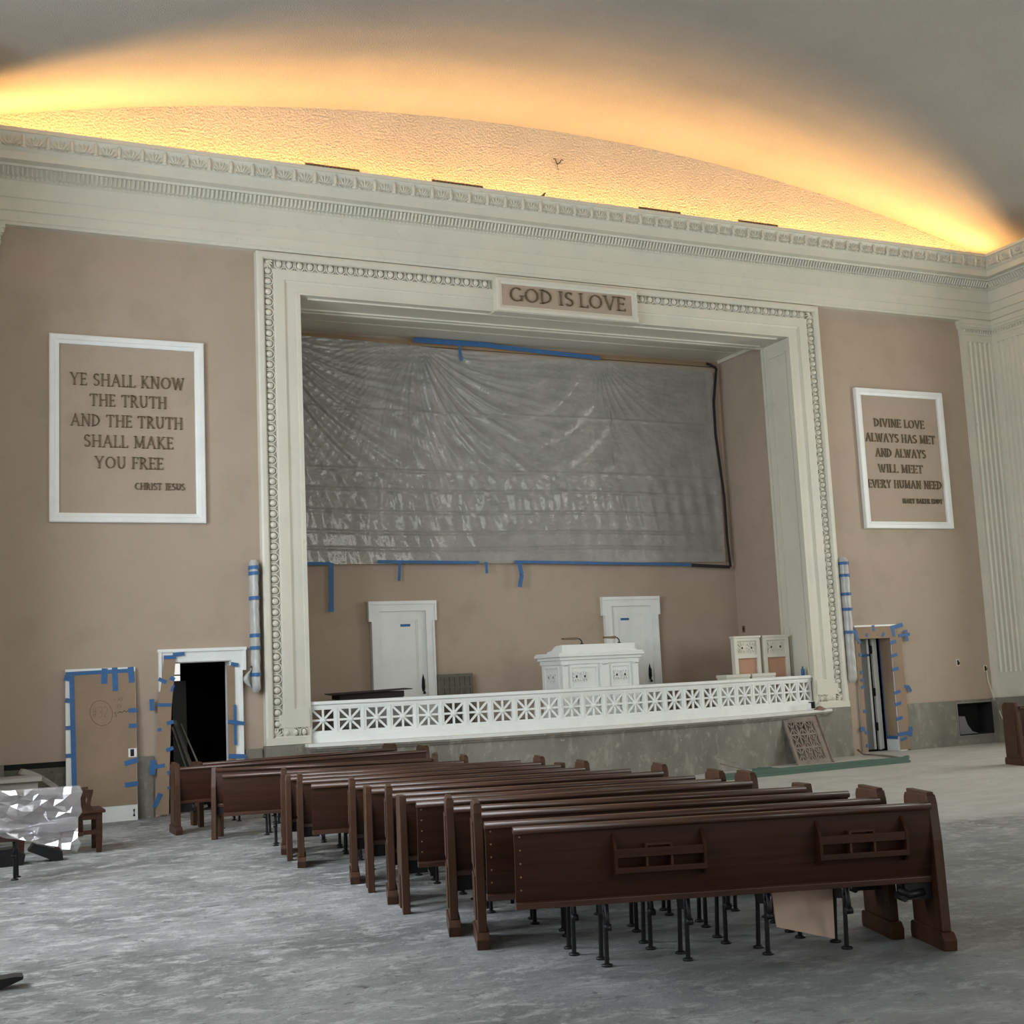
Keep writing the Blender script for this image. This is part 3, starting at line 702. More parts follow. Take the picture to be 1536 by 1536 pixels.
# ------------------------------------------------------------------ things standing on the stage
def lectern():
    t = thing('pulpit', 'white panelled double reading desk on the stage, right of centre behind the balustrade', 'pulpit', (.57, .5, .88))
    x0, x1 = -.68, .70; dy = .72
    b = MB(); b.box(x0, x1, 0, dy, 0, .98); b.box(x0-.03, x1+.03, -.03, dy+.03, 0, .10)
    for (a, c) in ((x0, x0+.10), (.0-.0, .16), (x1-.10, x1)): b.box(a, c, -.018, 0, .10, .86)
    for (a, c) in ((x0+.14, -.04), (.20, x1-.14)):
        for (p, q, r, s) in ((a, c, .80, .83), (a, c, .18, .21), (a, a+.03, .18, .83), (c-.03, c, .18, .83), (a, c, .48, .50)): b.box(p, q, -.014, 0, r, s)
    for (p, q, r, s) in ((.10, dy-.1, .80, .83), (.10, dy-.1, .18, .21), (.1, .13, .18, .83), (dy-.13, dy-.1, .18, .83)): b.box(x0-.014, x0, p, q, r, s)
    b.build('body', 'white', t, bevel=.004)
    b = MB()
    for (o, z0, z1) in ((.02, .86, .93), (.05, .93, .98), (.085, .98, 1.02), (.07, 1.02, 1.045)): b.box(x0-o, x1+o, -o, dy+o, z0, z1)
    b.build('cornice', 'white', t, bevel=.004)
    b = MB(); b.box(x0+.03, x1-.02, .02, .10, 1.045, 1.17); b.box(x0+.01, x1, .0, .12, 1.045, 1.075)
    b.prism([(.10, 1.045), (.58, 1.045), (.55, 1.075), (.40, 1.09), (.28, 1.15), (.2, 1.165), (.10, 1.165)], 'x', x0+.03, x0+.07)
    b.prism([(.10, 1.045), (.58, 1.045), (.55, 1.075), (.40, 1.09), (.28, 1.15), (.2, 1.165), (.10, 1.165)], 'x', x1-.07, x1-.03)
    b.build('top_scroll_ledge', 'white', t, bevel=.003)
    for cx in (-.36, .37):
        for q in range(2):
            b = MB()
            for k in range(8):
                a = 2*PI*k/8; c = Vector((cx-.075+.15*q, -.012, .665))
                b.bar(c, c+Vector((math.cos(a)*.07, 0, math.sin(a)*.085)), .02, .016, (0, 1, 0))
            b.build('carved_rosette', 'white', t)
    for q in range(2):
        b = MB()
        for k in range(8):
            a = 2*PI*k/8; c = Vector((x0-.012, .28+.16*q, .665)); b.bar(c, c+Vector((0, math.cos(a)*.07, math.sin(a)*.085)), .02, .016, (1, 0, 0))
        b.build('carved_rosette', 'white', t)
    for cx in (x0+.05, .08, x1-.05): b = MB(); b.tube([(cx-.05, -.03, .85), (cx, -.035, .86), (cx+.05, -.03, .85)], .014, 6); b.build('pilaster_capital', 'white', t)
lectern()
def lamp(x, label, s):
    t = thing('reading_lamp', label, 'lamp', (x, .56, 2.05), 0, None)
    b = MB(); b.tube([(0, 0, 0), (0, 0, .015)], .03, 10); b.tube([(0, 0, .01), (0, 0, .05), (-.03, 0, .085), (-.10*s, 0, .10)], .010, 6); b.build('stem', 'iron', t)
    b = MB(); b.prism([(-.34*s, .085), (-.10*s, .075), (-.08*s, .095), (-.1*s, .115), (-.34*s, .11)], 'y', -.04, .04); b.build('lamp_shade', 'bronze', t)
lamp(.30, 'dark gooseneck reading lamp on the left half of the white reading desk', 1.0)
lamp(.985, 'dark gooseneck reading lamp on the right half of the white reading desk', .8)
for i, (x, lab) in enumerate(((3.13, 'white frame panel with peach cloth on stage right, left one of the pair'), (3.73, 'white frame panel with peach cloth beside the right stage jamb'))):
    t = thing('cloth_panel', lab, 'panel', (x, .44, .88))
    b = MB(); b.box(0, .07, 0, .10, 0, 1.2); b.box(.46, .53, 0, .10, 0, 1.2); b.box(0, .53, 0, .10, 1.12, 1.2); b.box(-.015, .545, -.015, .11, 1.17, 1.205); b.box(0, .53, 0, .1, .83, .89); b.box(0, .53, 0, .1, 0, .12); b.build('frame', 'trim', t, bevel=.004)
    b = MB(); b.box(.07, .46, .04, .08, .12, .83); b.build('cloth', 'peach', t)
    b = MB(); b.box(.07, .46, .03, .08, .89, 1.12)
    for q in range(2):
        for k in range(8):
            a = 2*PI*k/8; c = Vector((.17+.19*q, .025, 1.005)); b.bar(c, c+Vector((math.cos(a)*.085, 0, math.sin(a)*.095)), .02, .02, (0, 1, 0))
    b.build('carved_panel', 'trim', t)
for x, lab in ((2.72, 'low white box frame lying on the stage, nearest the reading desk'), (3.23, 'low white box frame on the stage in front of the peach panels')):
    b = MB(); b.box(x, x+.46, .12, .40, .88, 1.40); b.box(x-.01, x+.47, .11, .41, 1.40, 1.45); tag(b.build('box_frame', 'trim', None, bevel=.005), lab, 'box')
t = thing('floor_grille', 'dark bronze cast grille leaning on the stage back wall beside the left door', 'grille', (-1.62, 2.0, .88))
b = MB(); X0, X1, Y0, Z1 = 0, .62, 0, .80
for (p, q, r, s) in ((0, .62, 0, .04), (0, .62, .76, .80), (0, .04, 0, .8), (.58, .62, 0, .8)): b.box(p, q, 0, .03, r, s)
b.build('frame', 'grille', t)
b = MB(); b.box(.04, .58, .018, .026, .04, .76)
for i in range(7): b.box(.04+i*.09-.012, .04+i*.09+.012, .002, .018, .04, .76)
for j in range(5): b.box(.04, .58, .002, .018, .04+j*.18-.015, .04+j*.18+.015)
b.build('lattice', 'grille', t)
t = thing('covered_stack', 'low stack covered by a grey sheet at the left of the stage', 'stack', (-3.2, .85, .88))
b = MB()
b.grid(24, 10, lambda u, v: (-.62+1.24*u+.02*math.sin(v*9), -.25+.5*v, .0+.52*min(1, 6*min(u, 1-u)+.35)*min(1, 6*min(v, 1-v)+.2)+.012*math.sin(u*23+v*7)))
b.box(-.6, .6, -.22, .22, 0, .40); b.build('grey_cover', 'tarp', t)
b = MB(); b.add([(-.66, -.28, .565), (.62, -.24, .60), (.64, .2, .61), (-.6, .24, .58), (-.66, -.28, .578), (.62, -.24, .612), (.64, .2, .622), (-.6, .24, .592)], [(0,3,2,1),(4,5,6,7),(0,1,5,4),(1,2,6,5),(2,3,7,6),(3,0,4,7)]); b.box(-.5, .5, -.2, .2, .5, .585); b.build('cardboard_top', 'dark', t)
# can, cloth and small bottle beside the right end of the balustrade
t = thing('paint_can', 'small dark can at the right end of the stage ledge', 'can', (3.99, -.36, .815))
b = MB(); b.tube([(0, 0, 0), (0, 0, .12)], .055, 14); b.build('body', 'white', t)
b = MB(); b.tube([(.02, -.02, .03), (.02, -.02, .135)], .05, 14); b.build('dark_sleeve', 'black', t)
b = MB(); b.grid(10, 8, lambda u, v: (4.05+.22*u, -.46+.16*v, .8155+.045*math.sin(PI*u)*math.sin(PI*v)*(1+.4*math.sin(9*u+5*v))), True)
tag(b.build('rag', 'ragm'), 'crumpled brown rag beside the can on the stage ledge', 'rag')
b = MB(); b.tube([(0, 0, 0), (0, 0, .10), (0, 0, .115), (0, 0, .15)], [.032, .032, .014, .014], 10)
o = b.build('bottle', 'tape'); o.location = (4.25, .10, 1.38); tag(o, 'little blue bottle on the right end of the balustrade rail', 'bottle')

# ------------------------------------------------------------------ left doorway, right doorway, rooms behind
t = D.objects.new('door_3', None); COL.objects.link(t); t.location = (-6.39, 0, 0); struct(t)
ox = -6.39
b = MB()
for s, xa in ((1, .0), (-1, 1.16)):
    if s < 0: b.box(xa+s*.05, xa+s*.20, -.05, 0, 0, 1.87); b.box(xa+s*.05, xa+s*.085, -.07, 0, 0, 1.87)
    b.box(xa, xa+s*(.20 if s < 0 else .10), -.05, 0, 1.62 if s > 0 else 1.86, 2.0); b.box(xa, xa+s*.035, -.07, 0, 1.62 if s > 0 else 1.86, 2.135)
b.box(0, 1.16, -.05, 0, 2.0, 2.17); b.box(-.01, 1.17, -.075, 0, 2.135, 2.175); b.box(.10, .11, 0, .3, 0, 2.0); b.box(.95, .96, 0, .3, 0, 2.0); b.box(.11, .95, 0, .3, 1.99, 2.0)
b.build('door_frame', 'white', t)
t = thing('cardboard_strip', 'wavy brown cardboard strip taped over the left side of the dark doorway', 'cardboard', (-6.33, -.075, 0))
pl = [(-.04, .03), (.04, .03), (.06, .6), (.09, 1.42), (.13, 1.75), (.155, 2.07), (.01, 2.085), (-.02, 1.9), (-.055, 1.6), (-.075, 1.42), (-.085, 1.0), (-.09, .5), (-.11, .03)]
pl = [(-.115, .03), (.045, .02), (.06, .6), (.095, 1.42), (.13, 1.75), (.158, 2.075), (.005, 2.085), (-.01, 1.9), (-.06, 1.55), (-.082, 1.42), (-.09, 1.0), (-.10, .5)]
b = MB(); b.prism(pl, 'y', 0, -.006); b.build('sheet', 'card', t)
for pts, wd in (([(.0, 2.07), (.16, 2.07)], .05), ([(.12, 2.10), (.27, 2.11)], .05), ([(-.07, 1.79), (.03, 1.74)], .05), ([(.08, 1.80), (.14, 1.77)], .05), ([(-.16, 1.53), (-.155, 1.38)], .06), ([(-.09, 1.45), (.09, 1.44)], .045),
                ([(.03, 1.20), (.12, 1.22)], .05), ([(-.09, 1.12), (-.04, 1.13)], .04), ([(.02, .85), (.11, .88)], .05), ([(-.20, .64), (.0, .66)], .05), ([(-.16, .55), (-.15, .74)], .07), ([(.03, .55), (.13, .6)], .05), ([(-.14, .13), (-.06, .30)], .06), ([(.03, .36), (.07, .37)], .04), ([(.09, 1.62), (.13, 1.7)], .03)):
    tape(t, pts, wd, -.0085)
t = thing('jamb_cover', 'brown cardboard strip on the right jamb of the dark left doorway', 'cardboard', (-5.44, -.055, 0))
b = MB(); b.box(-.05, .05, -.006, 0, .4, 1.93); b.build('sheet', 'card', t)
for pts, wd in (([(.0, 1.95), (.10, 1.93)], .05), ([(.045, 1.40), (.045, .86)], .035), ([(-.05, 1.18), (.17, 1.14)], .05), ([(-.05, .72), (.18, .70)], .06)):
    tape(t, pts, wd, -.0245)
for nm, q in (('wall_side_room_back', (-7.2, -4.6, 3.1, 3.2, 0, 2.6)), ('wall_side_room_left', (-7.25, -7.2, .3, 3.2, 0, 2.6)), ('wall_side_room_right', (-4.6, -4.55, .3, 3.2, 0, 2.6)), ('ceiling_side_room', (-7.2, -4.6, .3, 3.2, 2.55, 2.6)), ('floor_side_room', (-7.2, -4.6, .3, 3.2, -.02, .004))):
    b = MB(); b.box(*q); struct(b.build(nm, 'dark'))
t = D.objects.new('window_12', None); COL.objects.link(t); t.location = (-5.66, 3.06, 2.02); struct(t)
b = MB()
for (p, q, r, s) in ((-.14, .14, -.30, -.25), (-.14, .14, .22, .27), (-.14, -.10, -.3, .27), (.10, .14, -.3, .27)): b.box(p, q, -.03, .03, r, s)
b.build('window_frame', 'dark', t)
b = MB(); b.box(-.10, .10, -.01, .0, -.25, .22); b.build('pane', 'litpane', t)
b = MB(); b.box(-.10, .10, -.02, -.011, .14, .16); b.box(-.10, .10, -.02, -.011, -.17, -.15); b.build('glazing_bar', 'dark', t)
b = MB(); b.bar((-5.84, 1.5, .006), (-5.84, 1.6, 1.76), .20, .03, (0, 1, 0)); tag(b.build('grey_board', 'grey'), 'grey board standing inside the dark left doorway', 'board')
for i, (xa, xb, zt, ya, lab) in enumerate(((-5.78, -6.08, 1.12, .62, 'thin plank leaning in the dark doorway, leftmost of three'), (-5.68, -6.03, 1.2, .7, 'broad plank leaning in the dark doorway between two thin ones'), (-5.56, -5.97, 1.16, .55, 'thin plank leaning in the dark doorway, rightmost of three'))):
    b = MB(); b.bar((xa, ya-.15, .01), (xb, ya+.2, zt), .02 if i != 1 else .05, .05, (0, 1, 0)); tag(b.build('plank', 'oldwood'), lab, 'plank')

# right doorway
t = D.objects.new('door_4', None); COL.objects.link(t); t.location = (5.40, 0, 0); struct(t)
b = MB(); b.box(-.0, .01, 0, .3, 0, 1.97); b.box(.71, .72, 0, .3, 0, 1.97); b.box(0, .72, 0, .3, 1.96, 1.97); b.box(-.09, .0, -.03, 0, 0, 2.12); b.box(.72, .86, -.03, 0, 0, 2.12); b.box(-.09, .86, -.03, 0, 1.97, 2.185); b.build('door_frame', 'white', t)
b = MB(); b.box(.10, .47, .36, .395, .03, 1.95); b.build('grey_leaf', 'grey', t)
b = MB(); b.box(.47, .515, .35, .40, .03, 1.95); b.build('leaf_edge', 'white', t)
b = MB(); b.bar((.60, .36, .02), (.60, .36, 1.95), .05, .05, (0, 1, 0)); b.box(.62, .70, .36, .39, .03, 1.95); b.build('open_leaf', 'white', t)
for z in (.42, 1.02, 1.76): b = MB(); b.box(.515, .58, .335, .38, z-.06, z+.06); b.tube([(.55, .33, z-.07), (.55, .33, z+.07)], .018, 8); b.build('hinge', 'iron', t)
b = MB(); b.bar((.16, .356, 1.64), (.22, .356, 1.63), .03, .003, (0, 1, 0)); b.bar((.36, .346, 1.66), (.51, .346, 1.67), .04, .003, (0, 1, 0)); b.build('tape_strip', 'tape', t)
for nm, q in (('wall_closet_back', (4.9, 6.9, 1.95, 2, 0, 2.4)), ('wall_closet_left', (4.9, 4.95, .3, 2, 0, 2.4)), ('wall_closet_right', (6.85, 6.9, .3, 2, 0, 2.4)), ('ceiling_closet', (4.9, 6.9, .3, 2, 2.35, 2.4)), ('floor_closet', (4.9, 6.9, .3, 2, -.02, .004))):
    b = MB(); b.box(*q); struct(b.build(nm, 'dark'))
t = thing('cardboard_surround', 'brown cardboard taped around the right doorway frame', 'cardboard', (5.40, -.032, 0))
b = MB(); b.box(-.10, .0, -.006, 0, .02, 2.15); b.build('left_strip', 'card', t)
b = MB(); b.box(.70, .93, -.006, 0, .02, 1.96); b.build('right_strip', 'card', t)
b = MB(); b.box(-.09, .86, -.008, 0, 1.95, 2.155); b.build('head_strip', 'card', t)
b = MB(); b.box(.700, .708, .035, .30, .24, 1.955); b.build('jamb_lining', 'card', t)
b = MB(); b.box(.6975, .6995, .30, .325, .22, 1.95); b.box(.6975, .6995, .04, .325, .20, .255); b.build('tape_strip', 'tape', t)
tapes = [([(-.1, 2.12), (-.04, 1.93)], .07), ([(.32, 2.18), (.33, 2.08)], .05), ([(.16, 1.98), (.17, 2.04)], .05), ([(.50, 1.98), (.55, 2.04)], .05), ([(.70, 2.12), (.98, 2.17)], .07), ([(.745, 2.14), (.76, 1.97)], .06), ([(.86, 1.98), (1.12, 2.0)], .05), ([(1.05, 1.88), (1.04, 2.08)], .06)]
for z in (1.87, 1.64, 1.40, 1.0, .80, .55): tapes.append(([(.66, z-.01), (.80, z+.02)], .055))
for z in (1.90, 1.68, 1.38, 1.25, 1.13, .72, .36, .14): tapes.append(([(-.045, z-.01), (.02, z+.01)], .05))
tapes += [([(.66, .28), (.98, .30)], .06), ([(.94, .24), (.96, .40)], .08), ([(.72, .18), (.86, .22)], .05), ([(.90, 1.10), (1.0, 1.08)], .06), ([(.98, 1.10), (1.04, 1.0)], .06), ([(-.14, .42), (-.05, .42)], .07)]
for pts, wd in tapes: tape(t, pts, wd, -.0105)
# leaning door wrapped in cardboard
t = thing('leaning_door', 'white door covered with brown cardboard and blue tape leaning on the left wall', 'door', (-7.13, -.185, .0)); t.rotation_euler = (rad(-3.6), 0, 0)
b = MB(); b.box(-.435, .435, 0, .04, 0, 1.965); b.build('door_leaf', 'white', t)
b = MB(); b.box(-.34, .43, -.008, 0, .20, 1.905); b.build('cardboard_cover', 'card', t)
L2 = [([(-.435, 1.905), (.40, 1.92)], .05), ([(-.36, 1.88), (-.335, .26)], .06), ([(.05, 1.96), (.04, 1.76)], .075), ([(.175, 1.965), (.18, 1.66)], .07), ([(.375, 1.965), (.39, 1.76)], .075),
      ([(-.45, 1.86), (-.36, 1.84)], .07), ([(-.44, 1.57), (-.36, 1.56)], .06), ([(-.44, 1.22), (-.35, 1.22)], .05), ([(-.44, .87), (-.35, .87)], .05),
      ([(.34, 1.40), (.45, 1.40)], .055), ([(.34, 1.20), (.45, 1.20)], .055), ([(.28, .72), (.45, .76)], .065), ([(.28, .45), (.45, .46)], .06)]
for pts, wd in L2: tape(t, pts, wd, -.0105)
b = MB(); b.box(.33, .435, -.0105, 0, .80, .91); b.build('lock_cutout', 'white', t)
b = MB(); b.box(.355, .40, -.013, -.0105, .81, .90); b.blob((.378, -.014, .86), .018, .01, .03); b.build('lock_plate', 'iron', t)
b = MB(); b.prism([(.375, .05), (.405, .05), (.392, .09), (.402, .14), (.378, .14), (.386, .09)], 'y', -.005, .001); b.build('floor_bolt', 'iron', t)
b = MB()
def ring_stroke(b, cx, cz, rx, rz, tilt, wd, y, n=28):
    P = []
    for i in range(n+1):
        a = 2*PI*i/n; x, z = rx*math.cos(a), rz*math.sin(a); P.append((cx+x*math.cos(tilt)-z*math.sin(tilt), cz+x*math.sin(tilt)+z*math.cos(tilt)))
    for (a, c) in zip(P[:-1], P[1:]): b.bar((a[0], y, a[1]), (c[0], y, c[1]), wd, .001, (0, 1, 0))
ring_stroke(b, -.0, 1.385, .135, .165, .35, .008, -.0088)
lettering(b, '#', -.115, -.05, 1.33, .12, -.008, .0015, wmul=.6); lettering(b, '32', -.035, .09, 1.33, .14, -.008, .0015, wmul=.45)
b.build('red_writing', 'red', t)
b = MB(); lettering(b, '=1O', .16, .27, 1.53, .05, -.008, .0015, wmul=.6); lettering(b, '35', .185, .25, 1.44, .05, -.008, .0015, wmul=.6)
lettering(b, 'S', .165, .19, 1.33, .06, -.008, .0015, wmul=.8)
zz = [(.20+.018*i, 1.37+.02*((i*7) % 3)/2+.006*i/3) for i in range(9)]
for (a, c) in zip(zz[:-1], zz[1:]): b.bar((a[0], -.0088, a[1]), (c[0], -.0088, c[1]), .007, .001, (0, 1, 0))
b.build('black_writing', 'ink', t)

# wrapped vertical wall lights beside the frame
def wrapped(x, y, z0, z1, rx, label, bands, tuft):
    t = thing('wrapped_wall_light', label, 'wall light', (x, y, z0))
    b = MB(); n = 14; H = z1-z0
    def P(u, v):
        a = 2*PI*u; k = 1+.06*math.sin(v*60+a*2)+.05*math.sin(a*5+v*9); e = min(1, 4*min(v, 1-v)*6+.55)
        return (rx*k*e*math.cos(a), .10*k*e*math.sin(a), H*v)
    b.grid(16, 40, P); b.build('plastic_wrap', 'wrap2', t)
    for z in bands:
        b = MB(); b.tube([(0, 0, z-.025), (0, 0, z+.025)], 1, 16, False); b.v = [(q[0]*rx*1.14, q[1]*.116, q[2]) for q in b.v]; b.build('tape_band', 'tape', t)
    if tuft:
        b = MB(); b.grid(8, 10, lambda u, v: (-rx-.11*math.sin(PI*min(1, v*1.2))*(.6+.4*math.sin(u*6)), .05*math.cos(2*PI*u), .06+.30*v)); b.build('loose_tuft', 'wrap2', t)
    b = MB(); b.box(-rx*.5, rx*.5, .03, -y, .2, H-.2); b.build('bracket', 'trim', t)
wrapped(-5.115, -.13, 1.55, 3.36, .062, 'plastic-wrapped wall light with blue tape bands left of the stage frame', (.24, .60, .77, 1.28, 1.62, 1.70), True)
wrapped(5.085, -.14, 1.22, 3.36, .075, 'plastic-wrapped wall light with blue tape bands right of the stage frame', (.85, 1.24, 1.50, 1.82, 2.03), False)

# ------------------------------------------------------------------ small things on the front wall
t = thing('duct_opening', 'square open black duct in the marble base of the right wall', 'duct', (7.885, 0, .17))
b = MB(); x0, x1, z1 = -.415, .415, .565
b.box(x0, x1, .3, .5, -.0, z1); 
for (p, q, r, s) in ((x0, x0+.015, 0, z1), (x1-.015, x1, 0, z1), (x0, x1, 0, .015), (x0, x1, z1-.015, z1)): b.box(p, q, -.04, .3, r, s)
b.build('lining', 'black', t)
b = MB(); pl = [(x0+.02, .015), (.12, .015), (-.02, .06), (-.12, .18), (-.17, .33), (x0+.02, .34)]; b.prism(pl, 'y', .05, .07); b.build('grey_sheet_metal', 'grey', t)
b = MB()
for (p, q, r, s) in ((x0-.02, x0, -.015, z1+.02), (x1, x1+.02, -.015, z1+.02), (x0, x1, z1, z1+.02), (x0-.02, x1+.02, -.02, 0)): b.box(p, q, -.045, 0, r, s)
b.build('metal_rim', 'steel', t)
t = thing('wall_grille', 'dark ornamental grille in the base of the left wall behind the debris', 'grille', (-7.93, -.035, .12))
b = MB()
for (p, q, r, s) in ((-.5, .48, .61, .68), (-.5, .48, 0, .05), (-.5, -.45, 0, .65), (.42, .48, 0, .65)): b.box(p, q, -.02, 0, r, s)
b.build('frame', 'black', t)
b = MB(); b.box(-.45, .42, -.004, 0, .05, .61)
for i in range(11): x = -.45+.087*i; b.box(x-.009, x+.009, -.016, -.004, .05, .61)
for j in range(7): z = .05+.093*j; b.box(-.45, .42, -.016, -.004, z-.009, z+.009)
for i in range(10):
    for j in range(6):
        c = Vector((-.407+.087*i, -.011, .096+.093*j))
        for k in range(4): a = rad(45+90*k); b.bar(c, c+Vector((math.cos(a)*.05, 0, math.sin(a)*.05)), .009, .01, (0, 1, 0))
b.build('lattice', 'grille', t)
def outlet(x, z, lab, hole):
    t = thing('outlet_box', lab, 'outlet', (x, 0, z))
    b = MB(); b.box(-.035, .035, -.004, 0, -.06, .06); b.build('patch', 'trim', t)
    b = MB(); b.box(-.018, .018, -.007, -.003, -.045, .045); b.tube([(.005, -.008, .02), (.012, -.03, 0), (.0, -.03, -.03)], .006, 6); b.build('socket_hole', 'black', t)
outlet(7.62, 1.46, 'open outlet box on the right wall, left of the two', 1)
outlet(8.26, 1.33, 'open outlet box with hanging wire beside the right fluted pilaster', 1)
outlet(-5.0+8.9, 9.9, 'x', 1) if False else None
t = None
b = MB(); b.tube([(8.26, -.03, 1.30), (8.268, -.04, 1.1), (8.30, -.10, .80), (8.35, -.20, .45), (8.42, -.26, .2), (8.55, -.35, .02), (8.75, -.45, .012)], .007, 6)
tag(b.build('wire', 'trim'), 'thin pale wire hanging from the outlet beside the right pilaster', 'wire')
t = thing('switch_plate', 'small dark switch plate on the right side wall of the stage', 'switch', (BX, 1.95, 2.25))
b = MB(); b.box(-.006, 0, -.04, .04, -.06, .06); b.build('plate', 'bronze', t)
b = MB(); b.box(-.012, -.006, -.012, .012, -.03, .03); b.build('toggle', 'black', t)
t = thing('wire_stub', 'bent dark wire stubs sticking out high on the orange-lit lunette', 'wire', (.02, 0, 9.83))
for s in (-1, 1):
    b = MB(); b.tube([(0, 0, -.02), (s*.03, -.03, .0), (s*.06, -.05, .05), (s*.09, -.05, .04)], .008, 6); b.build('wire', 'iron', t)
b = MB(); b.tube([(0, 0, -.02), (0, -.02, -.10), (.01, -.02, -.2)], .004, 5); b.build('loose_lead', 'bronze', t)
for (xa, xb, z, lab) in ((-4.34, -3.52, 9.01, 'slatted wooden vent strip on the cornice above the left plaque side of the stage'), (-2.39, -1.55, 9.01, 'slatted wooden vent strip on the cornice left of the GOD IS LOVE panel'), (1.20, 2.01, 8.998, 'slatted wooden vent strip on the cornice right of the GOD IS LOVE panel'), (3.15, 3.97, 9.0, 'slatted wooden vent strip on the cornice, rightmost of the four')):
    t = thing('vent_strip', lab, 'vent', (xa, -.5, 8.78), 0, 'vent strips on the cornice')
    b = MB(); W = xb-xa; b.box(0, W, 0, .02, 0, .275); b.build('board', 'lumber', t)
    b = MB()
    b.box(0, W, -.004, 0, .205, .212)
    for i in range(14): b.box(W*(i+.2)/14, W*(i+.75)/14, -.008, 0, .21, .26)
    b.build('slats', 'bronze', t)
b = MB(); b.prism([(-.60, 8.985), (-.54, 8.985), (-.50, 9.06), (-.54, 9.045)], 'y', -.56, -.54)
tag(b.build('plaster_chip', 'bronze'), 'small pointed chip sticking up from the cornice edge', 'chip')

# ------------------------------------------------------------------ pews
def end_panel(par, x, footed, rack_side, mt='wood2', bevtop=True):
    """x = inner face; sign tells outward direction"""
    s = 1 if x > 0 else -1; th = .055; H = .85 if footed else .825; fd = .335
    b = MB()
    prof = [(-.045, .10), (-.03, .60), (-.005, H-.05), (.012, H-.005), (.03, H), (fd-.02, H-.01), (fd, H-.04), (fd+.005, .45), (fd, .10)]
    if not footed: prof = [(-.05, 0), (-.03, .60), (-.005, H-.05), (.012, H), (.06, H), (fd-.06, H-.01), (fd-.04, H-.05), (fd-.04, .5), (fd, .42), (fd-.02, 0), (fd-.13, 0), (fd-.15, .25), (.06, .25), (.03, 0)]
    xa, xb = x, x+s*th
    b.prism(prof, 'x', min(xa, xb), max(xa, xb))
    if bevtop and footed:
        b.box(min(xa, xb)+.008, max(xa, xb)-.008, .02, fd-.03, H-.012, H+.012)
        xo = xb; b.box(min(xo, xo+s*.008), max(xo, xo+s*.008), .03, fd-.05, .16, .42); b.box(min(xo, xo+s*.008), max(xo, xo+s*.008), .03, fd-.06, .47, H-.1)
    e = b.build('end_panel', mt, par, bevel=.006)
    if footed:
        b = MB(); q0, q1 = min(xa, xb)-.012, max(xa, xb)+.012
        b.prism([(-.075, 0), (-.085, .06), (-.055, .095), (-.04, .10), (fd, .10), (fd+.02, .09), (fd+.03, .03), (fd+.02, 0)], 'x', q0, q1)
        b.build('base_block', mt, e, bevel=.004)
    return e
def leg_pair(par, x):
    for (y0, y1, l) in ((.17, .14, 1), (.35, .30, 0)):
        b = MB(); b.tube([(x, y0, .0), (x, y0, .02), (x, y1+.01, .26), (x, y1, .36)], [.014, .014, .013, .016], 8)
        b.tube([(x, y0, 0), (x, y0, .010), (x, y0, .016)], [.032, .032, .014], 10)
        b.build('leg', 'iron', par)
    b = MB(); b.prism([(.08, .37), (.34, .37), (.36, .34), (.31, .29), (.24, .27), (.17, .28), (.11, .32)], 'x', x-.012, x+.012)
    b.tube([(x, .10, .35), (x, .085, .27), (x, .09, .22)], [.014, .012, .016], 6); b.tube([(x-.02, .09, .225), (x+.02, .09, .225)], .020, 8)
    b.build('iron_bracket', 'iron', par)
def rack(par, x, wd):
    e = None
    b = MB(); y = -.012
    b.box(x-wd/2, x+wd/2, -.075, -.062, .62, .665); b.box(x-wd/2, x+wd/2, -.075, -.062, .535, .565); b.box(x-wd/2, x+wd/2, -.065, -.0, .535, .548)
    e = b.build('book_rack', 'wood', par, bevel=.002)
    for s in (-1, 1):
        b = MB(); xx = x+s*wd/2
        b.prism([(.04, .50), (-.03, .50), (-.075, .535), (-.08, .66), (-.06, .69), (-.03, .725), (-.012, .745), (.0, .74), (.0, .72), (.04, .70)], 'x', xx-.008, xx+.008); b.build('rack_side', 'wood', e)
    b = MB()
    for xx in (x-.075, x+.065): b.box(xx-.006, xx+.006, -.062, .02, .545, .675)
    b.bar((x-.08, -.055, .68), (x+.07, -.055, .68), .012, .008); b.bar((x-.08, -.025, .682), (x+.07, -.025, .682), .010, .008)
    b.build('card_holder', 'wood2', e)
PANEL_TOP = .775
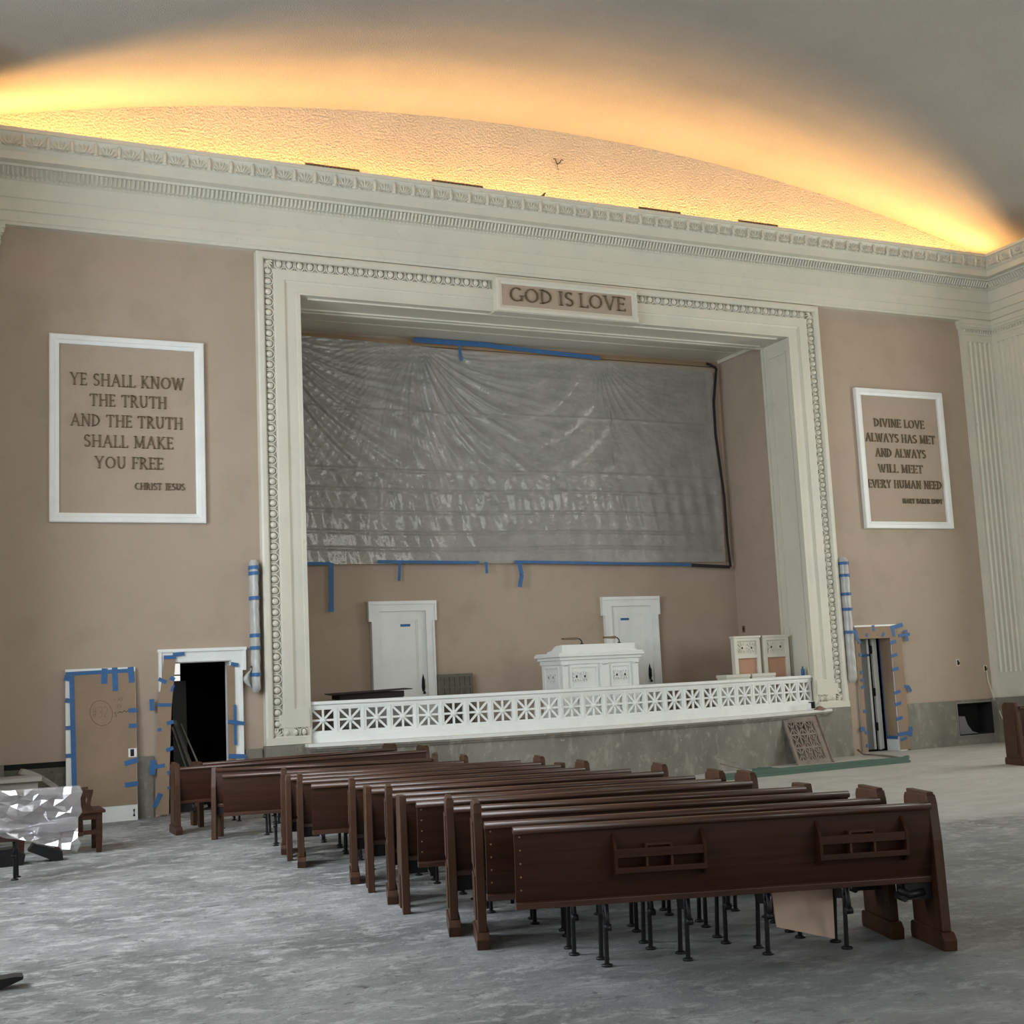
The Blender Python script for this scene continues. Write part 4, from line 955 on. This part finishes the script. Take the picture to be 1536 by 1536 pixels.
def pew(label, l, r, s, left, right, mtl='wood2', mtr='wood2', racks=False, tacks=False, group='rows of dark wooden pews', legs=4, legx=None):
    l, r = Vector(l), Vector(r); d = r-l; L = d.length; a = math.atan2(d.y, d.x); c = (l+r)/2
    t = thing('pew', label, 'pew', (c.x, c.y, 0), a, group); t.scale = (1, 1, s)
    h = L/2
    b = MB(); n = 8; pr = []
    for i in range(n+1):
        v = i/n; z = .37+.41*v; y = .045-.055*v-.02*math.sin(PI*v); pr.append((y, z))
    pr2 = [(y+.022, z) for y, z in pr][::-1]
    b.prism(pr+pr2, 'x', -h, h); b.build('backrest', 'wood', t)
    b = MB(); b.prism([(-.032+.0, .772), (-.040, .785), (-.036, .800), (-.022, .810), (.0, .812), (.02, .806), (.030, .793), (.028, .775)], 'x', -h-.004, h+.004, True); b.build('top_rail', 'rail', t)
    b = MB(); b.prism([(.025, .362), (.02, .395), (.034, .402), (.082, .40), (.082, .362)], 'x', -h, h); b.build('bottom_rail', 'rail', t, bevel=.003)
    b = MB(); b.prism([(.075, .41), (.10, .41), (.075, .72), (.05, .72)], 'x', -h+.03, h-.03); b.build('folded_seat', 'wood', t)
    if left: end_panel(t, -h, left == 'foot', 0, mtl)
    if right: end_panel(t, h, right == 'foot', 0, mtr)
    for i in range(legs): leg_pair(t, legx[i] if legx else -h+.51+(L-.99)*i/(legs-1))
    if right:
        b = MB(); b.box(h-.16, h, .04, .16, .27, .37); b.tube([(h-.20, .05, .33), (h-.14, .03, .30), (h-.05, .04, .31)], .022, 8); b.tube([(h-.17, .03, .28), (h-.17, .14, .28)], .02, 8); b.build('hinge_bracket', 'iron', t)
    if left:
        b = MB(); b.box(-h, -h+.14, .04, .16, .27, .37); b.tube([(-h+.17, .03, .28), (-h+.17, .14, .28)], .02, 8); b.tube([(-h+.16, .05, .36), (-h+.17, .06, .24)], .014, 6); b.build('hinge_bracket', 'iron', t)
    if racks:
        rack(t, -h+.80, .50); rack(t, h-.42, .50)
    if tacks:
        b = MB()
        for i in range(6): b = MB(); v = .06+.88*i/5; b.blob((-h+.03, .045-.055*v-.02*math.sin(PI*v)-.001, .37+.41*v), .006, .003, .006, 6, 4); b.build('nail_head', 'brass', t)
    return t
PEWS = [
 ('nearest dark wooden pew, its back carrying two book racks', (-6.251,-10.824), (-3.995,-11.587), 1.0, None, 'foot', True, True),
 ('dark pew with brass tacks on its bare left edge, just beyond the book-rack pew', (-6.27,-10.474), (-4.016,-11.188), 1.0, None, 'foot', False, True),
 ('dark pew with the nearest tall left end post on a chunky foot', (-6.064,-9.96), (-3.883,-10.754), 1.0, 'foot', None, False, False),
 ('dark pew with the second nearest footed left end post, darker brown than the first', (-6.058,-9.49), (-3.85,-10.28), .996, 'foot', 'plain', False, False),
 ('pew with tacks on a bare left edge, behind the darker footed end post', (-6.128,-8.98), (-3.80,-9.60), .994, None, 'foot', False, True),
 ('pew with the nearest thin footless left end post', (-6.06,-8.59), (-3.80,-9.20), .985, 'plain', 'foot', False, False),
 ('pew with a broad pointed footed post just left of the nearest thin footless one', (-6.0,-8.13), (-3.79,-8.84), .985, 'foot', None, False, False),
 ('pew with the second nearest thin footless left end', (-5.975,-7.56), (-3.675,-8.184), .978, 'plain', 'foot', False, False),
 ('pew with a tall pointed footed end just left of the second thin footless end', (-5.945,-7.05), (-3.70,-7.70), .973, 'foot', None, False, False),
 ('pew with a bare panel end between two footed end posts, midway up the rows', (-6.165,-6.50), (-3.808,-7.065), .964, None, 'foot', False, False),
 ('pew with the footed end post just left of the midway bare panel', (-6.06,-5.84), (-3.743,-6.459), .952, 'foot', 'plain', False, False),
 ('pew with a thin left end, right one of the close pair at the aisle bend', (-6.037,-5.34), (-3.691,-5.923), .949, 'plain', 'foot', False, False),
 ('pew with a pointed end, left one of the close pair at the aisle bend', (-5.955,-4.85), (-3.702,-5.48), .947, 'foot', None, False, False),
 ('pew with a lighter grained bare panel end sticking out left, third from the doorway', (-6.44,-4.20), (-4.068,-4.86), .944, None, 'foot', False, False),
 ('pew with a two-legged open left end, second from the dark doorway', (-6.28,-3.10), (-4.131,-4.10), .937, 'plain', 'foot', False, False),
 ('long pew with a footed left end standing in front of the dark doorway', (-6.535,-2.31), (-3.528,-2.33), .930, 'foot', 'foot', False, False),
 ('farthest pew, closest to the stage base, beyond the doorway pew', (-6.164,-1.72), (-3.625,-1.41), .930, 'plain', 'foot', False, False),
]
for (lab, l, r, s, le, ri, ra, ta) in PEWS:
    pew(lab, l, r, s, le, ri, 'wood2', 'wood2', ra, ta)
pew('single dark pew at the far right edge of the floor', (5.05, -3.74), (7.35, -4.25), 1.03, 'foot', 'foot', racks=True, group='pews apart from the rows')
wp = pew('pew back wrapped in clear plastic at the left edge', (-10.2, -4.55), (-7.88, -4.98), .985, None, None, group='pews apart from the rows', legs=3, legx=(.58, -.1, -.8))
# clear plastic hanging over the wrapped pew
rg = random.Random(3)
jit = [[(rg.uniform(-.018, .018), rg.uniform(-.030, .012), rg.uniform(-.016, .016)) for _ in range(40)] for _ in range(20)]
def drape(i, j, n, k):
    u, q = i/n, j/k
    x = -1.15+2.31*u
    if j == 0: y, z = .05, .828
    elif j == 1: y, z = -.045, .826
    else:
        w_ = (j-1)/(k-1); z = .822-w_*(.36+.16*u**3+.05*math.sin(u*8)); y = -.06-.035*w_-.02*math.sin(u*19+w_*5)**2
    a = jit[j][i]; m_ = 0 if j == 0 else (.3 if j == 1 else 1)
    return (x+a[0]*m_*1.6, min(y+a[1]*m_, .05), z+a[2]*m_)
b = MB(); n_, k_ = 34, 11
vs = [drape(i, j, n_, k_) for j in range(k_+1) for i in range(n_+1)]
fs = []
for j in range(k_):
    for i in range(n_):
        q = (j*(n_+1)+i, j*(n_+1)+i+1, (j+1)*(n_+1)+i+1, (j+1)*(n_+1)+i)
        fs += [(q[0], q[1], q[2]), (q[0], q[2], q[3])] if (i*7+j*3) % 2 else [(q[0], q[1], q[3]), (q[1], q[2], q[3])]
b.add(vs, fs, False); o = b.build('plastic_wrap', 'wrap', wp, recalc=False)
b = MB(); b.grid(90, 8, lambda u, v: (-1.15+2.3*u, -.10-.025*math.sin(PI*v), .66-.28*u+.16*u*u-.09*v+.02*math.sin(u*21+v*4))); b.build('plastic_fold', 'wrap', wp, recalc=False)

# pale pink board leaning between the legs of the nearest pew
b = MB(); pl = [(-.155, .125), (.185, .035), (.205, .325), (-.165, .335)]
b.prism(pl, 'y', 0, .014); o = b.build('pink_board', 'board'); o.location = (-4.58, -11.13, .004); o.rotation_euler = (rad(-6), 0, rad(-17)); tag(o, 'pale pink board standing under the nearest pew', 'board')

# wooden bench end, debris and blocks by the left wall
t = thing('side_bench', 'dark wooden bench with scrolled arm between the wrapped pew and cardboard door', 'bench', (-7.9, -3.0, 0))
b = MB(); b.box(-.40, .43, -.27, .25, .405, .435); b.build('seat', 'wood', t, bevel=.006)
for (x, y) in ((.37, -.22), (.37, .20), (-.04, -.22), (-.36, .20)):
    b = MB(); b.prism([(x-.028, 0), (x+.022, 0), (x+.03, .15), (x+.03, .405), (x-.03, .405), (x-.03, .2)], 'y', y-.022, y+.022); b.build('leg', 'wood', t)
b = MB(); b.box(-.36, .37, -.235, -.20, .34, .405); b.box(.35, .39, -.22, .2, .34, .405); b.box(.0, .37, -.24, -.20, .19, .23); b.box(.355, .385, -.22, .2, .19, .22); b.build('apron', 'wood', t)
b = MB(); sc = [(x+.045, z) for x, z in [(.20, .435), (.26, .435), (.235, .50), (.245, .56), (.26, .61), (.262, .645), (.20, .645), (.19, .63), (.215, .60), (.205, .54), (.195, .48)]]
b.prism(sc, 'y', -.26, -.21); b.build('scroll_arm', 'wood', t); b = MB(); b.prism(sc, 'y', .2, .25); b.build('scroll_arm', 'wood', t)
b = MB(); b.box(.255, .285, -.22, .22, .56, .64); b.box(.25, .28, -.22, .22, .435, .47); b.build('back_rail', 'wood', t)
b = MB(); b.box(-8.9, -8.02, -1.75, -1.35, 0, .68); b.box(-8.95, -7.98, -1.80, -1.30, .68, .73)
tag(b.build('crate', 'oldwood', None, bevel=.006), 'weathered grey wooden crate in the debris under the wall grille', 'crate')
b = MB(); b.bar((-9.2, -1.85, .80), (-8.08, -2.05, .52), .16, .03); b.bar((-9.2, -1.78, .775), (-8.08, -1.98, .50), .02, .06); tag(b.build('plank', 'oldwood'), 'slanting pale plank on the debris pile at the left edge', 'plank')
b = MB(); n = 8; P = [(-8.15+.40*i/n, .79-.22*(i/n)**1.6) for i in range(n+1)]
b.prism(P+[(x-.03, z-.05) for x, z in P[::-1]], 'y', -1.2, -.9); b.box(-8.0, -7.82, -1.15, -.95, 0, .56)
tag(b.build('curved_trim', 'oldwood'), 'curved wooden trim piece beside the crate in the debris pile', 'trim piece')
b = MB(); b.prism([(-8.25, .12), (-8.0, .0), (-7.92, .0), (-7.93, .09), (-8.2, .19)], 'y', -3.62, -3.45); tag(b.build('wooden_block', 'iron'), 'black wedge block on the floor under the wrapped pew', 'block')
b = MB(); b.prism([(-8.62, .0), (-8.30, .0), (-8.28, .10), (-8.40, .17), (-8.62, .16)], 'y', -3.7, -3.45); tag(b.build('scrap_block', 'iron'), 'dark scrap block on the floor at the left edge behind the pew legs', 'block')
b = MB(); b.prism([(-9.2, .0), (-8.80, .0), (-8.665, .045), (-8.66, .06), (-8.70, .065), (-9.2, .05)], 'y', -9.28, -9.16); o = b.build('bar_end', 'iron'); tag(o, 'black bar end lying on the floor in the lower left corner', 'bar')

# leaning lattice screen, green pipes and sticks at the stage base
t = thing('lattice_screen', 'rusty pierced lattice screen leaning on the marble stage base at the right', 'screen', (3.26, -.90, .0))
t.rotation_euler = (rad(-23.5), 0, rad(3))
W, H = .70, .79
b = MB()
for (p, q, r, s) in ((0, W, 0, .06), (0, W, H-.07, H), (0, .05, 0, H), (W-.10, W, 0, H)): b.box(p, q, 0, .035, r, s)
b.box(W, W+.02, -.02, .06, -.0, H+.02); b.build('frame', 'rust', t)
b = MB(); cw, ch = (W-.15)/3, (H-.13)/3
for i in range(4): b.box(.05+i*cw-.012, .05+i*cw+.012, .004, .03, .06, H-.07)
for j in range(4): b.box(.05, W-.10, .004, .03, .06+j*ch-.016, .06+j*ch+.016)
for i in range(3):
    for j in range(3):
        x0, z0 = .05+i*cw, .06+j*ch; c = (x0+cw/2, z0+ch/2)
        for (a, e) in (((x0, z0), (x0+cw, z0+ch)), ((x0, z0+ch), (x0+cw, z0)), ((c[0], z0), (c[0], z0+ch))): b.bar((a[0], .017, a[1]), (e[0], .017, e[1]), .022, .02, (0, 1, 0))
b.build('lattice', 'rust', t)
b = MB(); b.bar((1.0, -2.0, .045), (4.55, -1.90, .045), .075, .085); b.bar((1.0, -2.055, .02), (4.55, -1.955, .02), .05, .035); b.bar((4.50, -1.90, .06), (4.60, -1.87, .075), .06, .05)
tag(b.build('channel_bar', 'green'), 'thick faded green metal channel lying in front of the stage base', 'metal bar')
b = MB(); b.bar((1.9, -1.66, .025), (4.1, -1.60, .025), .10, .045); b.bar((1.9, -1.72, .055), (4.1, -1.66, .055), .02, .03)
tag(b.build('channel_bar', 'green'), 'thin green metal strip lying behind the thick green channel', 'metal bar')
b = MB(); b.bar((2.9, -1.42, .02), (4.6, -1.50, .02), .04, .03); tag(b.build('slat', 'oldwood'), 'narrow pale slat lying below the leaning lattice screen', 'slat')
b = MB(); b.tube([(5.03, -.20, .10), (5.06, -.30, .03), (5.08, -.9, .018), (4.80, -1.65, .018)], .017, 6); tag(b.build('rod', 'rust'), 'thin brown rod on the floor running out from the right doorway', 'rod')
b = MB(); b.bar((2.15, -1.30, .02), (1.62, -1.12, .25), .05, .02); tag(b.build('slat', 'oldwood'), 'pale slat propped up at the stage base, upper one of the two', 'slat')
b = MB(); b.bar((2.05, -1.36, .015), (1.58, -1.22, .16), .04, .02); tag(b.build('slat', 'rust'), 'brownish slat propped up at the stage base, lower one of the two', 'slat')
b = MB(); b.bar((2.0, -1.45, .05), (2.35, -1.42, .05), .05, .04); b.bar((2.1, -1.45, .07), (2.5, -1.52, .03), .03, .03); tag(b.build('metal_scrap', 'green'), 'small greenish metal scrap on the floor next to the propped slats', 'scrap')
